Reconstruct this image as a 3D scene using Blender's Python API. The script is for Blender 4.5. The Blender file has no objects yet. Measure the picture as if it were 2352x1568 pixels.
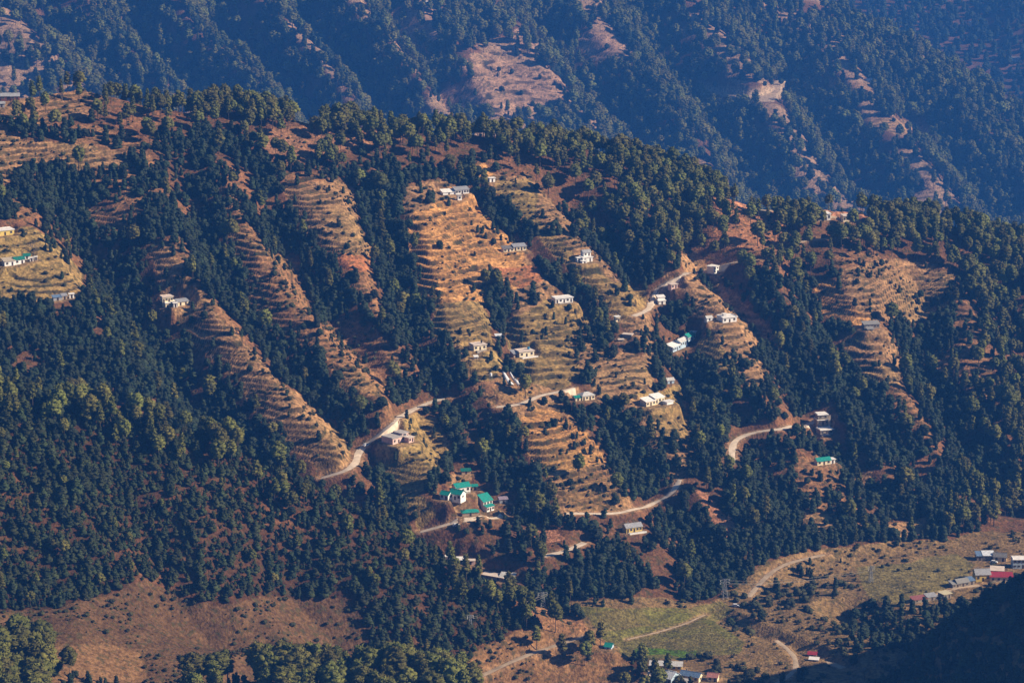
import bpy, math, random
import numpy as np
from math import radians, sin, cos, pi

random.seed(7)
RNG = np.random.default_rng(11)
SC = bpy.context.scene
COL = SC.collection

# ------------------------------------------------------------------ camera, world, sun, exposure
T = 0.18                      # tan of half the horizontal field of view
PITCH = radians(14.0)
CAMZ = 500.0
cam_d = bpy.data.cameras.new('camera')
cam = bpy.data.objects.new('camera', cam_d); COL.objects.link(cam)
cam.location = (0, 0, CAMZ); cam.rotation_euler = (pi / 2 - PITCH, 0, 0)
cam_d.sensor_width = 36.0; cam_d.lens = 18.0 / T
cam_d.clip_start = 5.0; cam_d.clip_end = 20000.0
SC.camera = cam

SUN_EL, SUN_AZ = radians(30.0), radians(100.0)      # azimuth clockwise from +Y (the view direction)
world = bpy.data.worlds.new('World'); SC.world = world; world.use_nodes = True
wn = world.node_tree; wn.nodes.clear()
wo = wn.nodes.new('ShaderNodeOutputWorld'); wb = wn.nodes.new('ShaderNodeBackground')
ws = wn.nodes.new('ShaderNodeTexSky'); ws.sky_type = 'NISHITA'; ws.sun_disc = False
ws.sun_elevation = SUN_EL; ws.sun_rotation = SUN_AZ
ws.altitude = 1800; ws.air_density = 1.0; ws.dust_density = 0.3; ws.ozone_density = 6.0
wb.inputs[1].default_value = 0.05
wn.links.new(ws.outputs[0], wb.inputs[0]); wn.links.new(wb.outputs[0], wo.inputs[0])

sun_d = bpy.data.lights.new('sun', 'SUN'); sun_d.energy = 5.0; sun_d.angle = radians(0.5); sun_d.color = (1.0, 0.84, 0.63)
sun = bpy.data.objects.new('sun', sun_d); COL.objects.link(sun)
SD = np.array([sin(SUN_AZ) * cos(SUN_EL), cos(SUN_AZ) * cos(SUN_EL), sin(SUN_EL)])
from mathutils import Vector, Matrix
sun.rotation_euler = Vector(SD).to_track_quat('Z', 'Y').to_euler()
sun.location = (900, 1500, 900)

SC.view_settings.view_transform = 'Standard'; SC.view_settings.look = 'None'
SC.view_settings.exposure = 0.82; SC.view_settings.gamma = 1.0; SC.view_settings.use_curve_mapping = False
cy = SC.cycles
cy.max_bounces = 4; cy.diffuse_bounces = 2; cy.glossy_bounces = 1; cy.transmission_bounces = 1
cy.transparent_max_bounces = 4; cy.volume_bounces = 0; cy.use_denoising = True
cy.use_adaptive_sampling = True; cy.adaptive_threshold = 0.015
cy.caustics_reflective = False; cy.caustics_refractive = False
HAZE = 0.000108

# ------------------------------------------------------------------ small numeric helpers
def hash2(ix, iy, seed):
    h = (ix.astype(np.int64) * 374761393 + iy.astype(np.int64) * 668265263 + seed * 1442695041) & 0xFFFFFFFF
    h = ((h ^ (h >> 13)) * 1274126177) & 0xFFFFFFFF
    h = (h ^ (h >> 16)) & 0xFFFFFF
    return h.astype(np.float32) / 16777215.0

def vnoise(x, y, seed=0):
    """smooth value noise in -1..1"""
    fx, fy = np.floor(x), np.floor(y)
    tx, ty = x - fx, y - fy
    tx = tx * tx * (3 - 2 * tx); ty = ty * ty * (3 - 2 * ty)
    ix, iy = fx.astype(np.int64), fy.astype(np.int64)
    a, b = hash2(ix, iy, seed), hash2(ix + 1, iy, seed)
    c, d = hash2(ix, iy + 1, seed), hash2(ix + 1, iy + 1, seed)
    return ((a + (b - a) * tx) * (1 - ty) + (c + (d - c) * tx) * ty) * 2 - 1

def fbm(x, y, scale, seed=0, octaves=3):
    s, amp, tot = 0, 1.0, 0.0
    for o in range(octaves):
        s = s + amp * vnoise(x / scale + 13.7 * o, y / scale - 7.3 * o, seed + o)
        tot += amp; amp *= 0.5; scale *= 0.5
    return s / tot

def sstep(a, b, v):
    t = np.clip((v - a) / (b - a), 0, 1)
    return t * t * (3 - 2 * t)

def smax(a, b, k):
    h = np.clip(0.5 + 0.5 * (a - b) / k, 0, 1)
    return b + (a - b) * h + k * h * (1 - h)

def smin(a, b, k): return -smax(-a, -b, k)

def ray(px, py):
    """slopes (x/y, z/y) of the sight line through a point of the 2352 x 1568 plan of the view"""
    a = (px - 1176) / 1176 * T; b = (784 - py) / 1176 * T
    den = math.cos(PITCH) + b * math.sin(PITCH)
    return a / den, (-math.sin(PITCH) + b * math.cos(PITCH)) / den

def project(x, y, z):
    yc = y * math.cos(PITCH) - (z - CAMZ) * math.sin(PITCH)
    zc = y * math.sin(PITCH) + (z - CAMZ) * math.cos(PITCH)
    return 1176 + x / yc / T * 1176, 784 - zc / yc / T * 1176

# ------------------------------------------------------------------ the big land forms
P_MAIN = (0.39, -0.225, -532.0)      # z = a*y + b*x + c
FARK = 1.75
P_FAR = (0.38, -0.20, -1222.0 * FARK + 500)

def on_plane(px, py, P):
    u, w = ray(px, py)
    y = (P[2] - CAMZ) / (w - P[0] - P[1] * u)
    return u * y, y, CAMZ + w * y

def at_dist(px, py, D):
    u, w = ray(px, py)
    return u * D, D, CAMZ + w * D

crest_main = [on_plane(px, py, P_MAIN) for px, py in
    [(-500, 215), (-150, 225), (0, 235), (100, 222), (183, 203), (260, 225), (350, 250), (430, 258), (534, 238), (620, 262), (720, 285), (870, 293), (935, 307),
     (1040, 305), (1150, 318), (1260, 325), (1400, 350), (1500, 385), (1600, 425), (1668, 455), (1740, 478), (1901, 482), (2050, 500),
     (2150, 515), (2352, 570), (2500, 610), (2800, 690), (3300, 800)]]
crest_far = [on_plane(px, py, P_FAR) for px, py in
    [(-900, -900), (0, -700), (800, -480), (1400, -220), (1700, -90), (1880, 0), (2000, 60), (2100, 115), (2220, 180), (2352, 262), (2500, 340), (2900, 520), (3600, 700)]]
crest_fore = [at_dist(px, py, D) for px, py, D in
    [(-900, 820, 1335), (-400, 850, 1335), (0, 885, 1330), (120, 925, 1330), (250, 940, 1335), (400, 990, 1337), (500, 1015, 1337), (600, 1060, 1337), (700, 1110, 1335), (850, 1190, 1330), (1000, 1275, 1325),
     (1120, 1345, 1320), (1250, 1412, 1312), (1380, 1465, 1302), (1480, 1530, 1290), (1560, 1590, 1275), (1700, 1680, 1250), (1900, 1750, 1240)]]
crest_br = [at_dist(px, py, D) for px, py, D in
    [(1850, 1640, 1262), (1960, 1600, 1262), (2060, 1560, 1262), (2110, 1500, 1262), (2170, 1440, 1258), (2250, 1388, 1252), (2352, 1330, 1246), (2500, 1230, 1236), (2800, 960, 1220), (3400, 700, 1200)]]
hump_near = [at_dist(px, py, D) for px, py, D in
    [(-900, 1500, 1165), (-200, 1540, 1165), (0, 1552, 1165), (120, 1572, 1165), (300, 1590, 1165), (450, 1575, 1165), (600, 1562, 1165), (800, 1572, 1165), (900, 1568, 1165), (1050, 1585, 1165), (1150, 1640, 1165), (1400, 1760, 1165), (2000, 2000, 1165)]]

def curve_of(pts):
    p = sorted(pts)
    xs = np.array([q[0] for q in p]); ys = np.array([q[1] for q in p]); zs = np.array([q[2] for q in p])
    return lambda x: (np.interp(x, xs, ys), np.interp(x, xs, zs))
cm, cf, cfo, cbr, chn = map(curve_of, (crest_main, crest_far, crest_fore, crest_br, hump_near))

def seg_dist(x, y, pts):
    """distance to a world polyline and the parameter (0..1) along it"""
    best = np.full(x.shape, 1e9); tt = np.zeros(x.shape)
    L = [0.0]
    for a, b in zip(pts[:-1], pts[1:]): L.append(L[-1] + math.hypot(b[0] - a[0], b[1] - a[1]))
    for k, (a, b) in enumerate(zip(pts[:-1], pts[1:])):
        dx, dy = b[0] - a[0], b[1] - a[1]; l2 = dx * dx + dy * dy + 1e-9
        t = np.clip(((x - a[0]) * dx + (y - a[1]) * dy) / l2, 0, 1)
        d = np.hypot(x - a[0] - t * dx, y - a[1] - t * dy)
        m = d < best
        best = np.where(m, d, best); tt = np.where(m, (L[k] + t * math.sqrt(l2)) / L[-1], tt)
    return best, tt

# water lines of the main and the far slope: (points, depth, half width)
gul_main = [
    ([(60, 330), (150, 440), (220, 540), (300, 650), (420, 830), (530, 960), (640, 1060), (780, 1160), (900, 1225), (1060, 1290), (1250, 1370)], 24, 46),
    ([(400, 300), (440, 420), (490, 560), (560, 690), (640, 800), (730, 900), (830, 1000), (880, 1080), (960, 1200)], 13, 30),
    ([(560, 330), (620, 470), (700, 590), (770, 700), (850, 800), (930, 880), (980, 950), (1060, 1050), (1120, 1140), (1200, 1220)], 15, 32),
    ([(760, 330), (850, 430), (900, 560), (930, 680), (960, 780), (1020, 880), (1090, 960), (1170, 1060), (1230, 1200)], 13, 30),
    ([(1010, 330), (1090, 430), (1160, 500), (1240, 580), (1330, 670), (1400, 760), (1440, 800)], 7, 20),
    ([(1130, 650), (1150, 720), (1175, 800), (1190, 880)], 7, 16),
    ([(1230, 350), (1320, 440), (1400, 540), (1470, 620), (1560, 720), (1570, 820), (1570, 900), (1640, 1020)], 14, 32),
    ([(1350, 930), (1420, 1000), (1480, 1100), (1560, 1200), (1640, 1300)], 10, 30),
    ([(1480, 430), (1580, 520), (1640, 600), (1720, 680), (1800, 780), (1840, 880), (1900, 980), (2010, 1100), (2080, 1200)], 16, 34),
    ([(1780, 520), (1850, 600), (1880, 700), (1920, 800), (1990, 920), (2090, 1040), (2200, 1150)], 12, 32),
    ([(2020, 520), (2130, 640), (2110, 780), (2160, 900), (2250, 1050), (2352, 1180)], 14, 36),
    ([(2200, 560), (2300, 700), (2420, 900)], 12, 36),
    ([(1640, 860), (1700, 960), (1760, 1080), (1820, 1200)], 8, 26),
]
gul_far = [
    ([(250, -60), (330, 60), (420, 150), (520, 240), (600, 330)], 16, 34),
    ([(430, -60), (520, 60), (640, 160), (700, 240), (760, 330)], 16, 30),
    ([(640, -80), (720, 40), (820, 140), (880, 230), (930, 330)], 18, 32),
    ([(860, -80), (900, 40), (960, 110), (1000, 170), (1060, 260)], 10, 24),
    ([(1200, -60), (1260, 60), (1330, 150), (1400, 230), (1520, 330)], 13, 34),
    ([(1430, -60), (1500, 60), (1570, 150), (1640, 250), (1700, 350), (1760, 450)], 12, 34),
    ([(1700, 40), (1790, 110), (1850, 190), (1900, 290), (2000, 420)], 15, 38),
    ([(2040, 160), (2120, 260), (2200, 380), (2300, 500)], 10, 34),
    ([(60, -60), (150, 60), (240, 160), (330, 250)], 12, 34),
]
gul_fore = [
    ([(560, 1080), (700, 1190), (800, 1290), (860, 1400), (900, 1480)], 12, 28, 1300),
    ([(200, 960), (300, 1130), (380, 1290), (470, 1400)], 6, 20, 1290),
    ([(900, 1240), (1000, 1350), (1060, 1450)], 6, 20, 1290),
]
GM = [([on_plane(px, py, P_MAIN)[:2] for px, py in p], d * .85, w * .72) for p, d, w in gul_main]
GF = [([on_plane(px, py, P_FAR)[:2] for px, py in p], d * FARK * 1.9, w * FARK) for p, d, w in gul_far]
def fore_pt(px, py):
    f = min(max((py - 900) / 560.0, 0), 1); D = 1335 - f * 100
    return at_dist(px, py, D)[:2]
GO = [([fore_pt(px, py) for px, py in p], d, w) for p, d, w, D in gul_fore]

def land(x, y):
    """height and the id of the land form: 0 valley floor, 1 main slope, 2 left hill, 3 far slope, 4 farthest hill, 5 right hump, 6 near hump"""
    # main slope
    front = P_MAIN[0] * y + P_MAIN[1] * x + P_MAIN[2]
    yc, zc = cm(x)
    near = sstep(0, 60, yc - y)
    front = front + near * (4.5 * fbm(x, y, 120, 3, 2) + 1.8 * fbm(x, y, 38, 5, 2))
    for pts, dep, w in GM:
        d, t = seg_dist(x, y, pts)
        cut = 1.25 * dep * np.minimum(1, t * 5) * np.minimum(1, 0.25 + (1 - t) * 5) * near
        v = np.clip(1 - d / w, 0, 1)
        front = front - cut * (0.55 * v + 0.45 * v * v * (3 - 2 * v)) + 0.08 * cut * np.exp(-((d - 1.35 * w) / (0.5 * w)) ** 2)
    back = zc - 0.5 * (y - yc) + 6 * fbm(x, y, 60, 9, 2)
    main = np.where(y < yc, front, back)
    main = np.maximum(main, -700.0)
    # valley floor, stepped gently towards the right
    floor = -1.0 + 0.012 * (x - 100) + 2.2 * fbm(x, y, 55, 21, 3) + 0.03 * np.maximum(y - 1380, 0)
    d, t = seg_dist(x, y, [at_dist(*p)[:2] for p in [(1640, 1385, 1418), (1760, 1440, 1385), (1900, 1500, 1352), (2000, 1560, 1322), (2080, 1640, 1285)]])
    floor = floor - 4.0 * np.clip(1 - d / 9, 0, 1) ** 0.8
    d, t = seg_dist(x, y, [at_dist(*p)[:2] for p in [(1950, 1370, 1418), (2050, 1420, 1388), (2130, 1440, 1378), (2200, 1500, 1330), (2100, 1600, 1290)]])
    floor = floor - 9.0 * np.clip(1 - d / 22, 0, 1)
    # left hill
    yo, zo = cfo(x)
    dy = yo - y
    drop = np.where(dy < 95, 0.66 * dy, 0.66 * 95 + 0.10 * (dy - 95))
    fr = zo - drop + sstep(0, 30, dy) * (3.5 * fbm(x, y, 50, 31, 3))
    for pts, dep, w in GO:
        d, t = seg_dist(x, y, pts)
        v = np.clip(1 - d / w, 0, 1); fr = fr - dep * v * np.minimum(1, t * 4)
    fore = np.where(dy > 0, fr, zo + 0.62 * dy)
    fore = np.maximum(fore, -600)
    # right hump and near hump
    yb, zb = cbr(x); dy = yb - y
    hump = zb - 0.25 * np.abs(dy) - np.where(dy < 0, -0.45 * dy, 0.12 * dy) + 2 * fbm(x, y, 30, 41, 2)
    hump = np.maximum(hump, -600); hump = np.where(x < crest_br[0][0], hump - (crest_br[0][0] - x) * 0.6, hump)
    yn, zn = chn(x); dy = yn - y
    nh = zn - np.where(dy < 0, -0.42 * dy, 0.30 * dy) + 1.2 * fbm(x, y, 25, 43, 2)
    # far slope
    yf, zf = cf(x)
    nearf = sstep(0, 60, yf - y)
    fs = P_FAR[0] * y + P_FAR[1] * x + P_FAR[2] + nearf * (15 * fbm(x, y, 200, 51, 2) + 6 * fbm(x, y, 68, 53, 2))
    for pts, dep, w in GF:
        d, t = seg_dist(x, y, pts)
        v = np.clip(1 - d / w, 0, 1)
        fs = fs - dep * nearf * np.minimum(1, t * 4) * (0.5 * v + 0.5 * v * v * (3 - 2 * v)) + 0.2 * dep * nearf * np.exp(-((d - 1.3 * w) / (0.5 * w)) ** 2)
    far = np.where(y < yf, fs, zf - 0.5 * (y - yf))
    far = np.maximum(far, -700)
    # the farthest hill
    fh = -210 + 0.35 * (y - 5300) + 14 * fbm(x, y, 330, 61, 2)
    d, t = seg_dist(x, y, [(1160, 6400), (1011, 5640), (977, 5300), (1060, 4980)])
    fh = fh + 26 * np.exp(-(d / 75) ** 2) * 1.4
    fh = np.minimum(fh, 560 + 30 * fbm(x, y, 300, 65, 2))
    fh = np.maximum(fh, -700)
    st = np.stack([floor - 0 * x, main, fore, far, fh, hump, nh])
    # the floor must not fill the deep valley behind the crest
    st[0] = np.where(y > 1560, -400, floor)
    lay = np.argmax(st, axis=0)
    z = st[0]
    for k, kk in ((1, 6), (2, 5), (5, 5), (6, 4)): z = smax(z, st[k], kk)
    z = np.maximum(z, np.maximum(st[3], st[4]))
    return z, lay

# ------------------------------------------------------------------ the fan shaped survey grid (one sheet of ground)
U0 = np.concatenate([np.linspace(-0.34, -0.21, 26, endpoint=False), np.linspace(-0.21, 0.21, 570), np.linspace(0.21, 0.34, 27)[1:]])
def steps(a, b, s): return np.arange(a, b, s)
Y0 = np.concatenate([steps(1040, 1150, 5), steps(1150, 1220, 1.6), steps(1220, 1380, 1.0), steps(1380, 1870, 0.72), steps(1870, 3640, 22), steps(3640, 4400, 3.0), steps(4400, 4800, 20), steps(4800, 6000, 14), steps(6000, 8600, 80)])
NU, NY = len(U0), len(Y0)
GU, GY = np.meshgrid(U0, Y0)
GX = GU * GY
Z0 = np.empty_like(GX); LAY = np.empty(GX.shape, np.int8)
for r in range(0, NY, 100):
    Z0[r:r + 100], LAY[r:r + 100] = land(GX[r:r + 100], GY[r:r + 100])

def bil(A, x, y):
    u = x / y
    fi = np.interp(u, U0, np.arange(NU)); fj = np.interp(y, Y0, np.arange(NY))
    i = np.clip(fi.astype(int), 0, NU - 2); j = np.clip(fj.astype(int), 0, NY - 2)
    a, b = fi - i, fj - j
    return (A[j, i] * (1 - a) + A[j, i + 1] * a) * (1 - b) + (A[j + 1, i] * (1 - a) + A[j + 1, i + 1] * a) * b

def near_at(A, x, y):
    u = x / y
    i = np.rint(np.interp(u, U0, np.arange(NU))).astype(int); j = np.rint(np.interp(y, Y0, np.arange(NY))).astype(int)
    return A[j, i]

YS = np.arange(1100, 8200, 0.6)
def ground_at(px, py, H=None, dmin=1100, dmax=8200):
    """where the sight line through a plan point first meets the ground"""
    H = Z0 if H is None else H
    u, w = ray(px, py)
    ys = YS[(YS > dmin) & (YS < dmax)]
    g = bil(H, u * ys, ys)
    hit = np.nonzero(g >= CAMZ + w * ys)[0]
    k = hit[0] if len(hit) else len(ys) - 1
    return u * ys[k], ys[k], g[k]

# ------------------------------------------------------------------ where things are on the ground (surveyed outlines)
PXG, PYG = project(GX, GY, Z0)
WX = 13 * fbm(GX, GY, 24, 71, 3); WY = 10 * fbm(GX, GY, 24, 77, 3)
PXW, PYW = PXG + WX, PYG + WY

def inside(poly, lays, warp=True):
    X, Y = (PXW, PYW) if warp else (PXG, PYG)
    p = np.array(poly, float)
    m = np.zeros(X.shape, bool)
    bb = (X > p[:, 0].min()) & (X < p[:, 0].max()) & (Y > p[:, 1].min()) & (Y < p[:, 1].max()) & np.isin(LAY, lays)
    if not bb.any(): return m
    x, y = X[bb], Y[bb]; c = np.zeros(x.shape, bool)
    for (x1, y1), (x2, y2) in zip(p, np.roll(p, -1, axis=0)):
        if y1 == y2: continue
        k = (y1 > y) != (y2 > y)
        c ^= k & (x < (x2 - x1) * (y - y1) / (y2 - y1) + x1)
    m[bb] = c
    return m

# colours of soils and grass (albedo)
C_TAN = (0.34, 0.215, 0.115); C_BROWN = (0.29, 0.165, 0.085); C_RED = (0.36, 0.155, 0.075); C_GOLD = (0.50, 0.28, 0.11)
C_GREEN = (0.14, 0.15, 0.04); C_OLIVE = (0.30, 0.215, 0.09); C_LITTER = (0.12, 0.066, 0.036); C_PINK = (0.40, 0.205, 0.125)
# name, landforms, outline, colour, terrace strength, step height, bush density
OPEN = [
    ('A', [1], [(335, 570), (390, 555), (420, 600), (440, 640), (500, 720), (570, 790), (640, 870), (700, 920), (760, 960), (805, 1030), (800, 1080), (720, 1070), (640, 1010), (600, 960), (560, 900), (480, 820), (420, 760), (385, 720), (365, 640)], C_TAN, 0.75, 2.3, .3),
    ('B', [1], [(515, 530), (560, 520), (600, 570), (690, 600), (700, 680), (725, 740), (700, 800), (640, 770), (600, 740), (570, 680), (560, 620)], C_BROWN, 0.9, 2.4, .8),
    ('C', [1], [(740, 745), (800, 715), (850, 740), (920, 820), (940, 870), (870, 910), (790, 890), (750, 830)], C_BROWN, 0.8, 2.3, .8),
    ('D', [1], [(640, 430), (760, 405), (830, 450), (825, 520), (870, 590), (760, 600), (740, 560), (690, 520), (670, 470)], C_TAN, 0.9, 2.4, .45),
    ('D2', [1], [(735, 570), (870, 590), (860, 612), (820, 622), (760, 600)], C_RED, 0.3, 2.2, .4),
    ('E', [1], [(950, 480), (1040, 455), (1100, 468), (1140, 530), (1210, 560), (1200, 600), (1245, 640), (1180, 662), (1130, 640), (1120, 705), (1060, 705), (960, 690), (945, 600), (935, 540)], C_GOLD, 1.0, 2.7, .25),
    ('Er', [1], [(1125, 612), (1240, 608), (1245, 640), (1200, 660), (1140, 625)], C_RED, 0.6, 2.6, .2),
    ('E2', [1], [(1000, 700), (1110, 690), (1130, 760), (1160, 830), (1120, 890), (1080, 870), (1070, 800), (990, 780)], C_OLIVE, 1.0, 2.4, .4),
    ('F', [1], [(1160, 740), (1240, 700), (1265, 665), (1340, 700), (1365, 740), (1310, 775), (1330, 850), (1300, 890), (1200, 880), (1170, 800)], C_OLIVE, 1.0, 2.5, .35),
    ('F2', [1], [(1090, 880), (1180, 870), (1240, 900), (1235, 930), (1180, 922), (1110, 900)], C_BROWN, 0.3, 2.3, .3),
    ('H', [1], [(1130, 405), (1210, 405), (1240, 440), (1230, 500), (1290, 555), (1340, 590), (1400, 640), (1480, 655), (1495, 710), (1430, 735), (1380, 700), (1310, 620), (1235, 550), (1190, 480), (1145, 440)], C_OLIVE, 0.95, 2.4, .45),
    ('H2', [1], [(1085, 378), (1110, 373), (1130, 400), (1095, 412)], C_GOLD, 0.0, 2.2, .1),
    ('I', [1], [(1355, 890), (1390, 830), (1440, 795), (1480, 835), (1510, 890), (1460, 935), (1385, 925)], C_TAN, 0.5, 2.3, .6),
    ('I2', [1], [(1465, 900), (1575, 895), (1595, 1010), (1530, 1005), (1480, 960)], C_OLIVE, 0.5, 2.2, .5),
    ('J', [1], [(1185, 960), (1240, 930), (1290, 945), (1360, 1005), (1395, 1060), (1300, 1085), (1215, 1050)], C_GOLD, 1.0, 2.8, .2),
    ('J2', [1], [(1290, 1080), (1400, 1070), (1445, 1140), (1380, 1170), (1310, 1172), (1280, 1130)], C_BROWN, 1.0, 2.6, .5),
    ('K', [1], [(900, 945), (960, 950), (1010, 960), (1045, 1040), (1010, 1090), (960, 1140), (1000, 1175), (960, 1205), (930, 1150), (900, 1100), (860, 1050), (880, 1000)], C_OLIVE, 0.45, 2.2, .35),
    ('K2', [1], [(1040, 1085), (1095, 1070), (1080, 1110), (1030, 1125)], C_TAN, 0.6, 2.2, .3),
    ('L', [1], [(1590, 665), (1650, 645), (1700, 690), (1795, 770), (1795, 815), (1700, 790), (1640, 760), (1595, 720)], C_TAN, 0.7, 2.3, .55),
    ('M', [1], [(1600, 780), (1640, 765), (1690, 835), (1690, 885), (1620, 835)], C_OLIVE, 0.4, 2.2, .4),
    ('N', [1], [(1640, 452), (1720, 455), (1810, 520), (1800, 570), (1700, 575), (1635, 560), (1650, 500)], (0.30, 0.155, 0.085), 0.25, 2.2, .5),
    ('N3', [1], [(1680, 452), (2060, 484), (2060, 500), (1800, 500), (1690, 480)], C_PINK, 0.0, 2.2, .2),
    ('N2', [1], [(1555, 590), (1600, 578), (1625, 610), (1580, 642)], C_TAN, 0.0, 2.2, .3),
    ('O', [1], [(1860, 640), (1920, 648), (1960, 700), (2015, 730), (1990, 762), (1920, 755), (1868, 700)], C_GOLD, 0.9, 2.3, .12),
    ('O2', [1], [(1930, 615), (2050, 590), (2195, 630), (2185, 715), (2090, 745), (2010, 730), (1955, 690)], C_TAN, 1.0, 2.6, .4),
    ('O3', [1], [(1930, 780), (2040, 755), (2085, 820), (2060, 885), (2000, 885), (1945, 830)], C_TAN, 1.0, 2.6, .4),
    ('O4', [1], [(2130, 800), (2190, 810), (2190, 880), (2150, 870)], C_BROWN, 0.6, 2.6, .5),
    ('P', [1], [(1840, 1165), (1935, 1188), (1925, 1222), (1850, 1212)], C_TAN, 0.7, 2.2, .2),
    ('P2', [1], [(1945, 1100), (2010, 1075), (2005, 1100), (1975, 1135)], C_TAN, 0.4, 2.2, .2),
    ('P3', [1], [(2040, 1200), (2130, 1180), (2120, 1230), (2060, 1245)], C_TAN, 0.3, 2.2, .3),
    ('Q', [1], [(1590, 1120), (1620, 1130), (1690, 1200), (1690, 1235), (1650, 1225)], C_PINK, 0.0, 2.2, .2),
    ('R6', [1], [(1195, 1212), (1270, 1212), (1300, 1240), (1230, 1245)], C_PINK, 0.0, 2.2, .2),
    ('S', [1], [(-20, 222), (90, 218), (180, 200), (245, 222), (215, 265), (120, 275), (-20, 285)], (0.26, 0.16, 0.09), 0.4, 2.2, .2),
    ('S2', [1], [(-20, 280), (60, 320), (200, 330), (290, 350), (290, 395), (200, 395), (100, 385), (-20, 430)], C_TAN, 0.9, 2.6, .5),
    ('S3', [1], [(190, 475), (290, 485), (305, 545), (220, 525)], C_BROWN, 0.9, 2.6, .5),
    ('T', [1], [(600, 300), (700, 290), (900, 300), (960, 310), (900, 335), (760, 345), (700, 380), (610, 380)], (0.24, 0.135, 0.08), 0.0, 2.6, .6),
    ('U', [1], [(-20, 515), (70, 515), (140, 560), (195, 640), (180, 695), (100, 700), (-20, 690)], C_OLIVE, 0.4, 2.2, .5),
    ('V1', [3], [(955, 235), (1090, 180), (1050, 155), (1090, 115), (1190, 130), (1300, 185), (1290, 250), (1180, 262), (1060, 255), (965, 262)], (0.38, 0.25, 0.17), 1.0, 5.0, .2),
    ('V2', [3], [(1320, 82), (1400, 65), (1455, 120), (1400, 155), (1335, 120)], (0.38, 0.25, 0.17), 1.0, 5.0, .1),
    ('V3', [3], [(1600, 192), (1700, 202), (1812, 198), (1806, 222), (1760, 238), (1690, 225), (1610, 208)], (0.50, 0.40, 0.29), 0.0, 3, .0),
    ('V4', [3], [(1180, 70), (1250, 60), (1330, 130), (1280, 140), (1190, 120)], (0.38, 0.25, 0.17), 0.6, 4.5, .4),
    ('V5', [3], [(1960, 262), (2050, 268), (2150, 305), (2130, 322), (2040, 300), (1970, 280)], C_TAN, 0.5, 3, .2),
    ('V6', [3], [(1540, 60), (1650, 75), (1640, 95), (1560, 90)], (0.38, 0.25, 0.17), 0.4, 4.5, .2),
    ('V7', [3], [(1890, 180), (2010, 200), (1990, 215), (1900, 200)], C_TAN, 0.0, 3, .2),
    ('V8', [3], [(900, 30), (1000, 10), (1010, 80), (960, 170), (905, 140)], (0.38, 0.25, 0.17), 0.3, 4.5, .4),
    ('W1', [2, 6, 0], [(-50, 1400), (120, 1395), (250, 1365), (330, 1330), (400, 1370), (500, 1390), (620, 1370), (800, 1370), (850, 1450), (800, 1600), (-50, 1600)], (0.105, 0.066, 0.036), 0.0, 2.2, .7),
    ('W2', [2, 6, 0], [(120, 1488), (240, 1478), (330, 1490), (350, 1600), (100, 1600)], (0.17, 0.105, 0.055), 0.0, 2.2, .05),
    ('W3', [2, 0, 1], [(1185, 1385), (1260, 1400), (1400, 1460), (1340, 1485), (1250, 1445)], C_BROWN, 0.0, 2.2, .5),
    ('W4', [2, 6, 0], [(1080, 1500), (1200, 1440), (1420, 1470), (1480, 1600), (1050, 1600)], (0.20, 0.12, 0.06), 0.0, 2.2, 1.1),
    ('X', [0, 1, 5], [(1270, 1385), (1500, 1370), (1640, 1385), (1690, 1350), (1760, 1290), (1900, 1255), (2100, 1245), (2250, 1225), (2400, 1225), (2400, 1600), (1470, 1600), (1440, 1500)], (0.19, 0.135, 0.066), 0.0, 2.2, .6),
    ('Y', [0, 1], [(1960, 1300), (2200, 1270), (2240, 1300), (2200, 1340), (2090, 1390), (2000, 1380), (1970, 1340)], (0.17, 0.15, 0.06), 0.0, 2.2, .1),
    ('Z', [0, 1, 2], [(1320, 1395), (1440, 1400), (1560, 1392), (1660, 1382), (1680, 1400), (1640, 1430), (1710, 1480), (1700, 1505), (1590, 1505), (1560, 1512), (1420, 1510), (1380, 1450)], C_GREEN, 0.0, 2.2, .0),
]
DENS = np.ones(GX.shape, np.float32)        # how wooded
BUSH = np.full(GX.shape, 0.25, np.float32)
TER = np.zeros(GX.shape, np.float32); STEP = np.full(GX.shape, 2.4, np.float32)
RGB = np.empty(GX.shape + (3,), np.float32); RGB[:] = C_LITTER
GD = np.full(GX.shape, 9.0)
for grp, ly in ((GM, 1), (GF, 3)):
    mk = LAY == ly
    for pts, dep, w in grp:
        d, t = seg_dist(GX[mk], GY[mk], pts); GD[mk] = np.minimum(GD[mk], d / w)
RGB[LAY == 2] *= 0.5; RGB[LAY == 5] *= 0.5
n40 = fbm(GX, GY, 40, 81, 3)
RGB += (np.clip(n40, 0, 1)[..., None] * np.array([0.12, 0.06, 0.03])).astype(np.float32)
DENS[(n40 > 0.36) & (LAY == 1)] = 0.45
n90 = fbm(GX, GY, 90, 83, 3)
mf = (LAY == 3) & (n90 > -0.08) & (GD > 0.95)
DENS[mf] = 0.42; RGB[mf] = (0.33, 0.23, 0.15)
mf = (LAY == 3) & (n90 > 0.22) & (GD > 0.95)
DENS[mf] = 0.12; TER[mf] = 0.8; STEP[mf] = 4.5
SPARSE = [([(930, 430), (1060, 400), (1250, 395), (1480, 600), (1600, 640), (1700, 640), (1830, 780), (1790, 900), (1640, 900), (1610, 1030), (1480, 1180), (1250, 1190), (1180, 960), (990, 890), (930, 700)], .20, C_TAN),
          ([(310, 560), (420, 540), (600, 400), (870, 380), (930, 500), (960, 880), (830, 1080), (640, 1030), (540, 950)], .22, C_BROWN),
          ([(1820, 600), (2080, 560), (2230, 620), (2290, 900), (2150, 1020), (1980, 980), (1830, 800)], .20, C_BROWN),
          ([(-20, 260), (320, 300), (380, 420), (300, 560), (200, 480), (-20, 500)], .75, C_BROWN),
          ([(1750, 1040), (2100, 1040), (2150, 1240), (1850, 1240)], .5, C_BROWN)]
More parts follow.
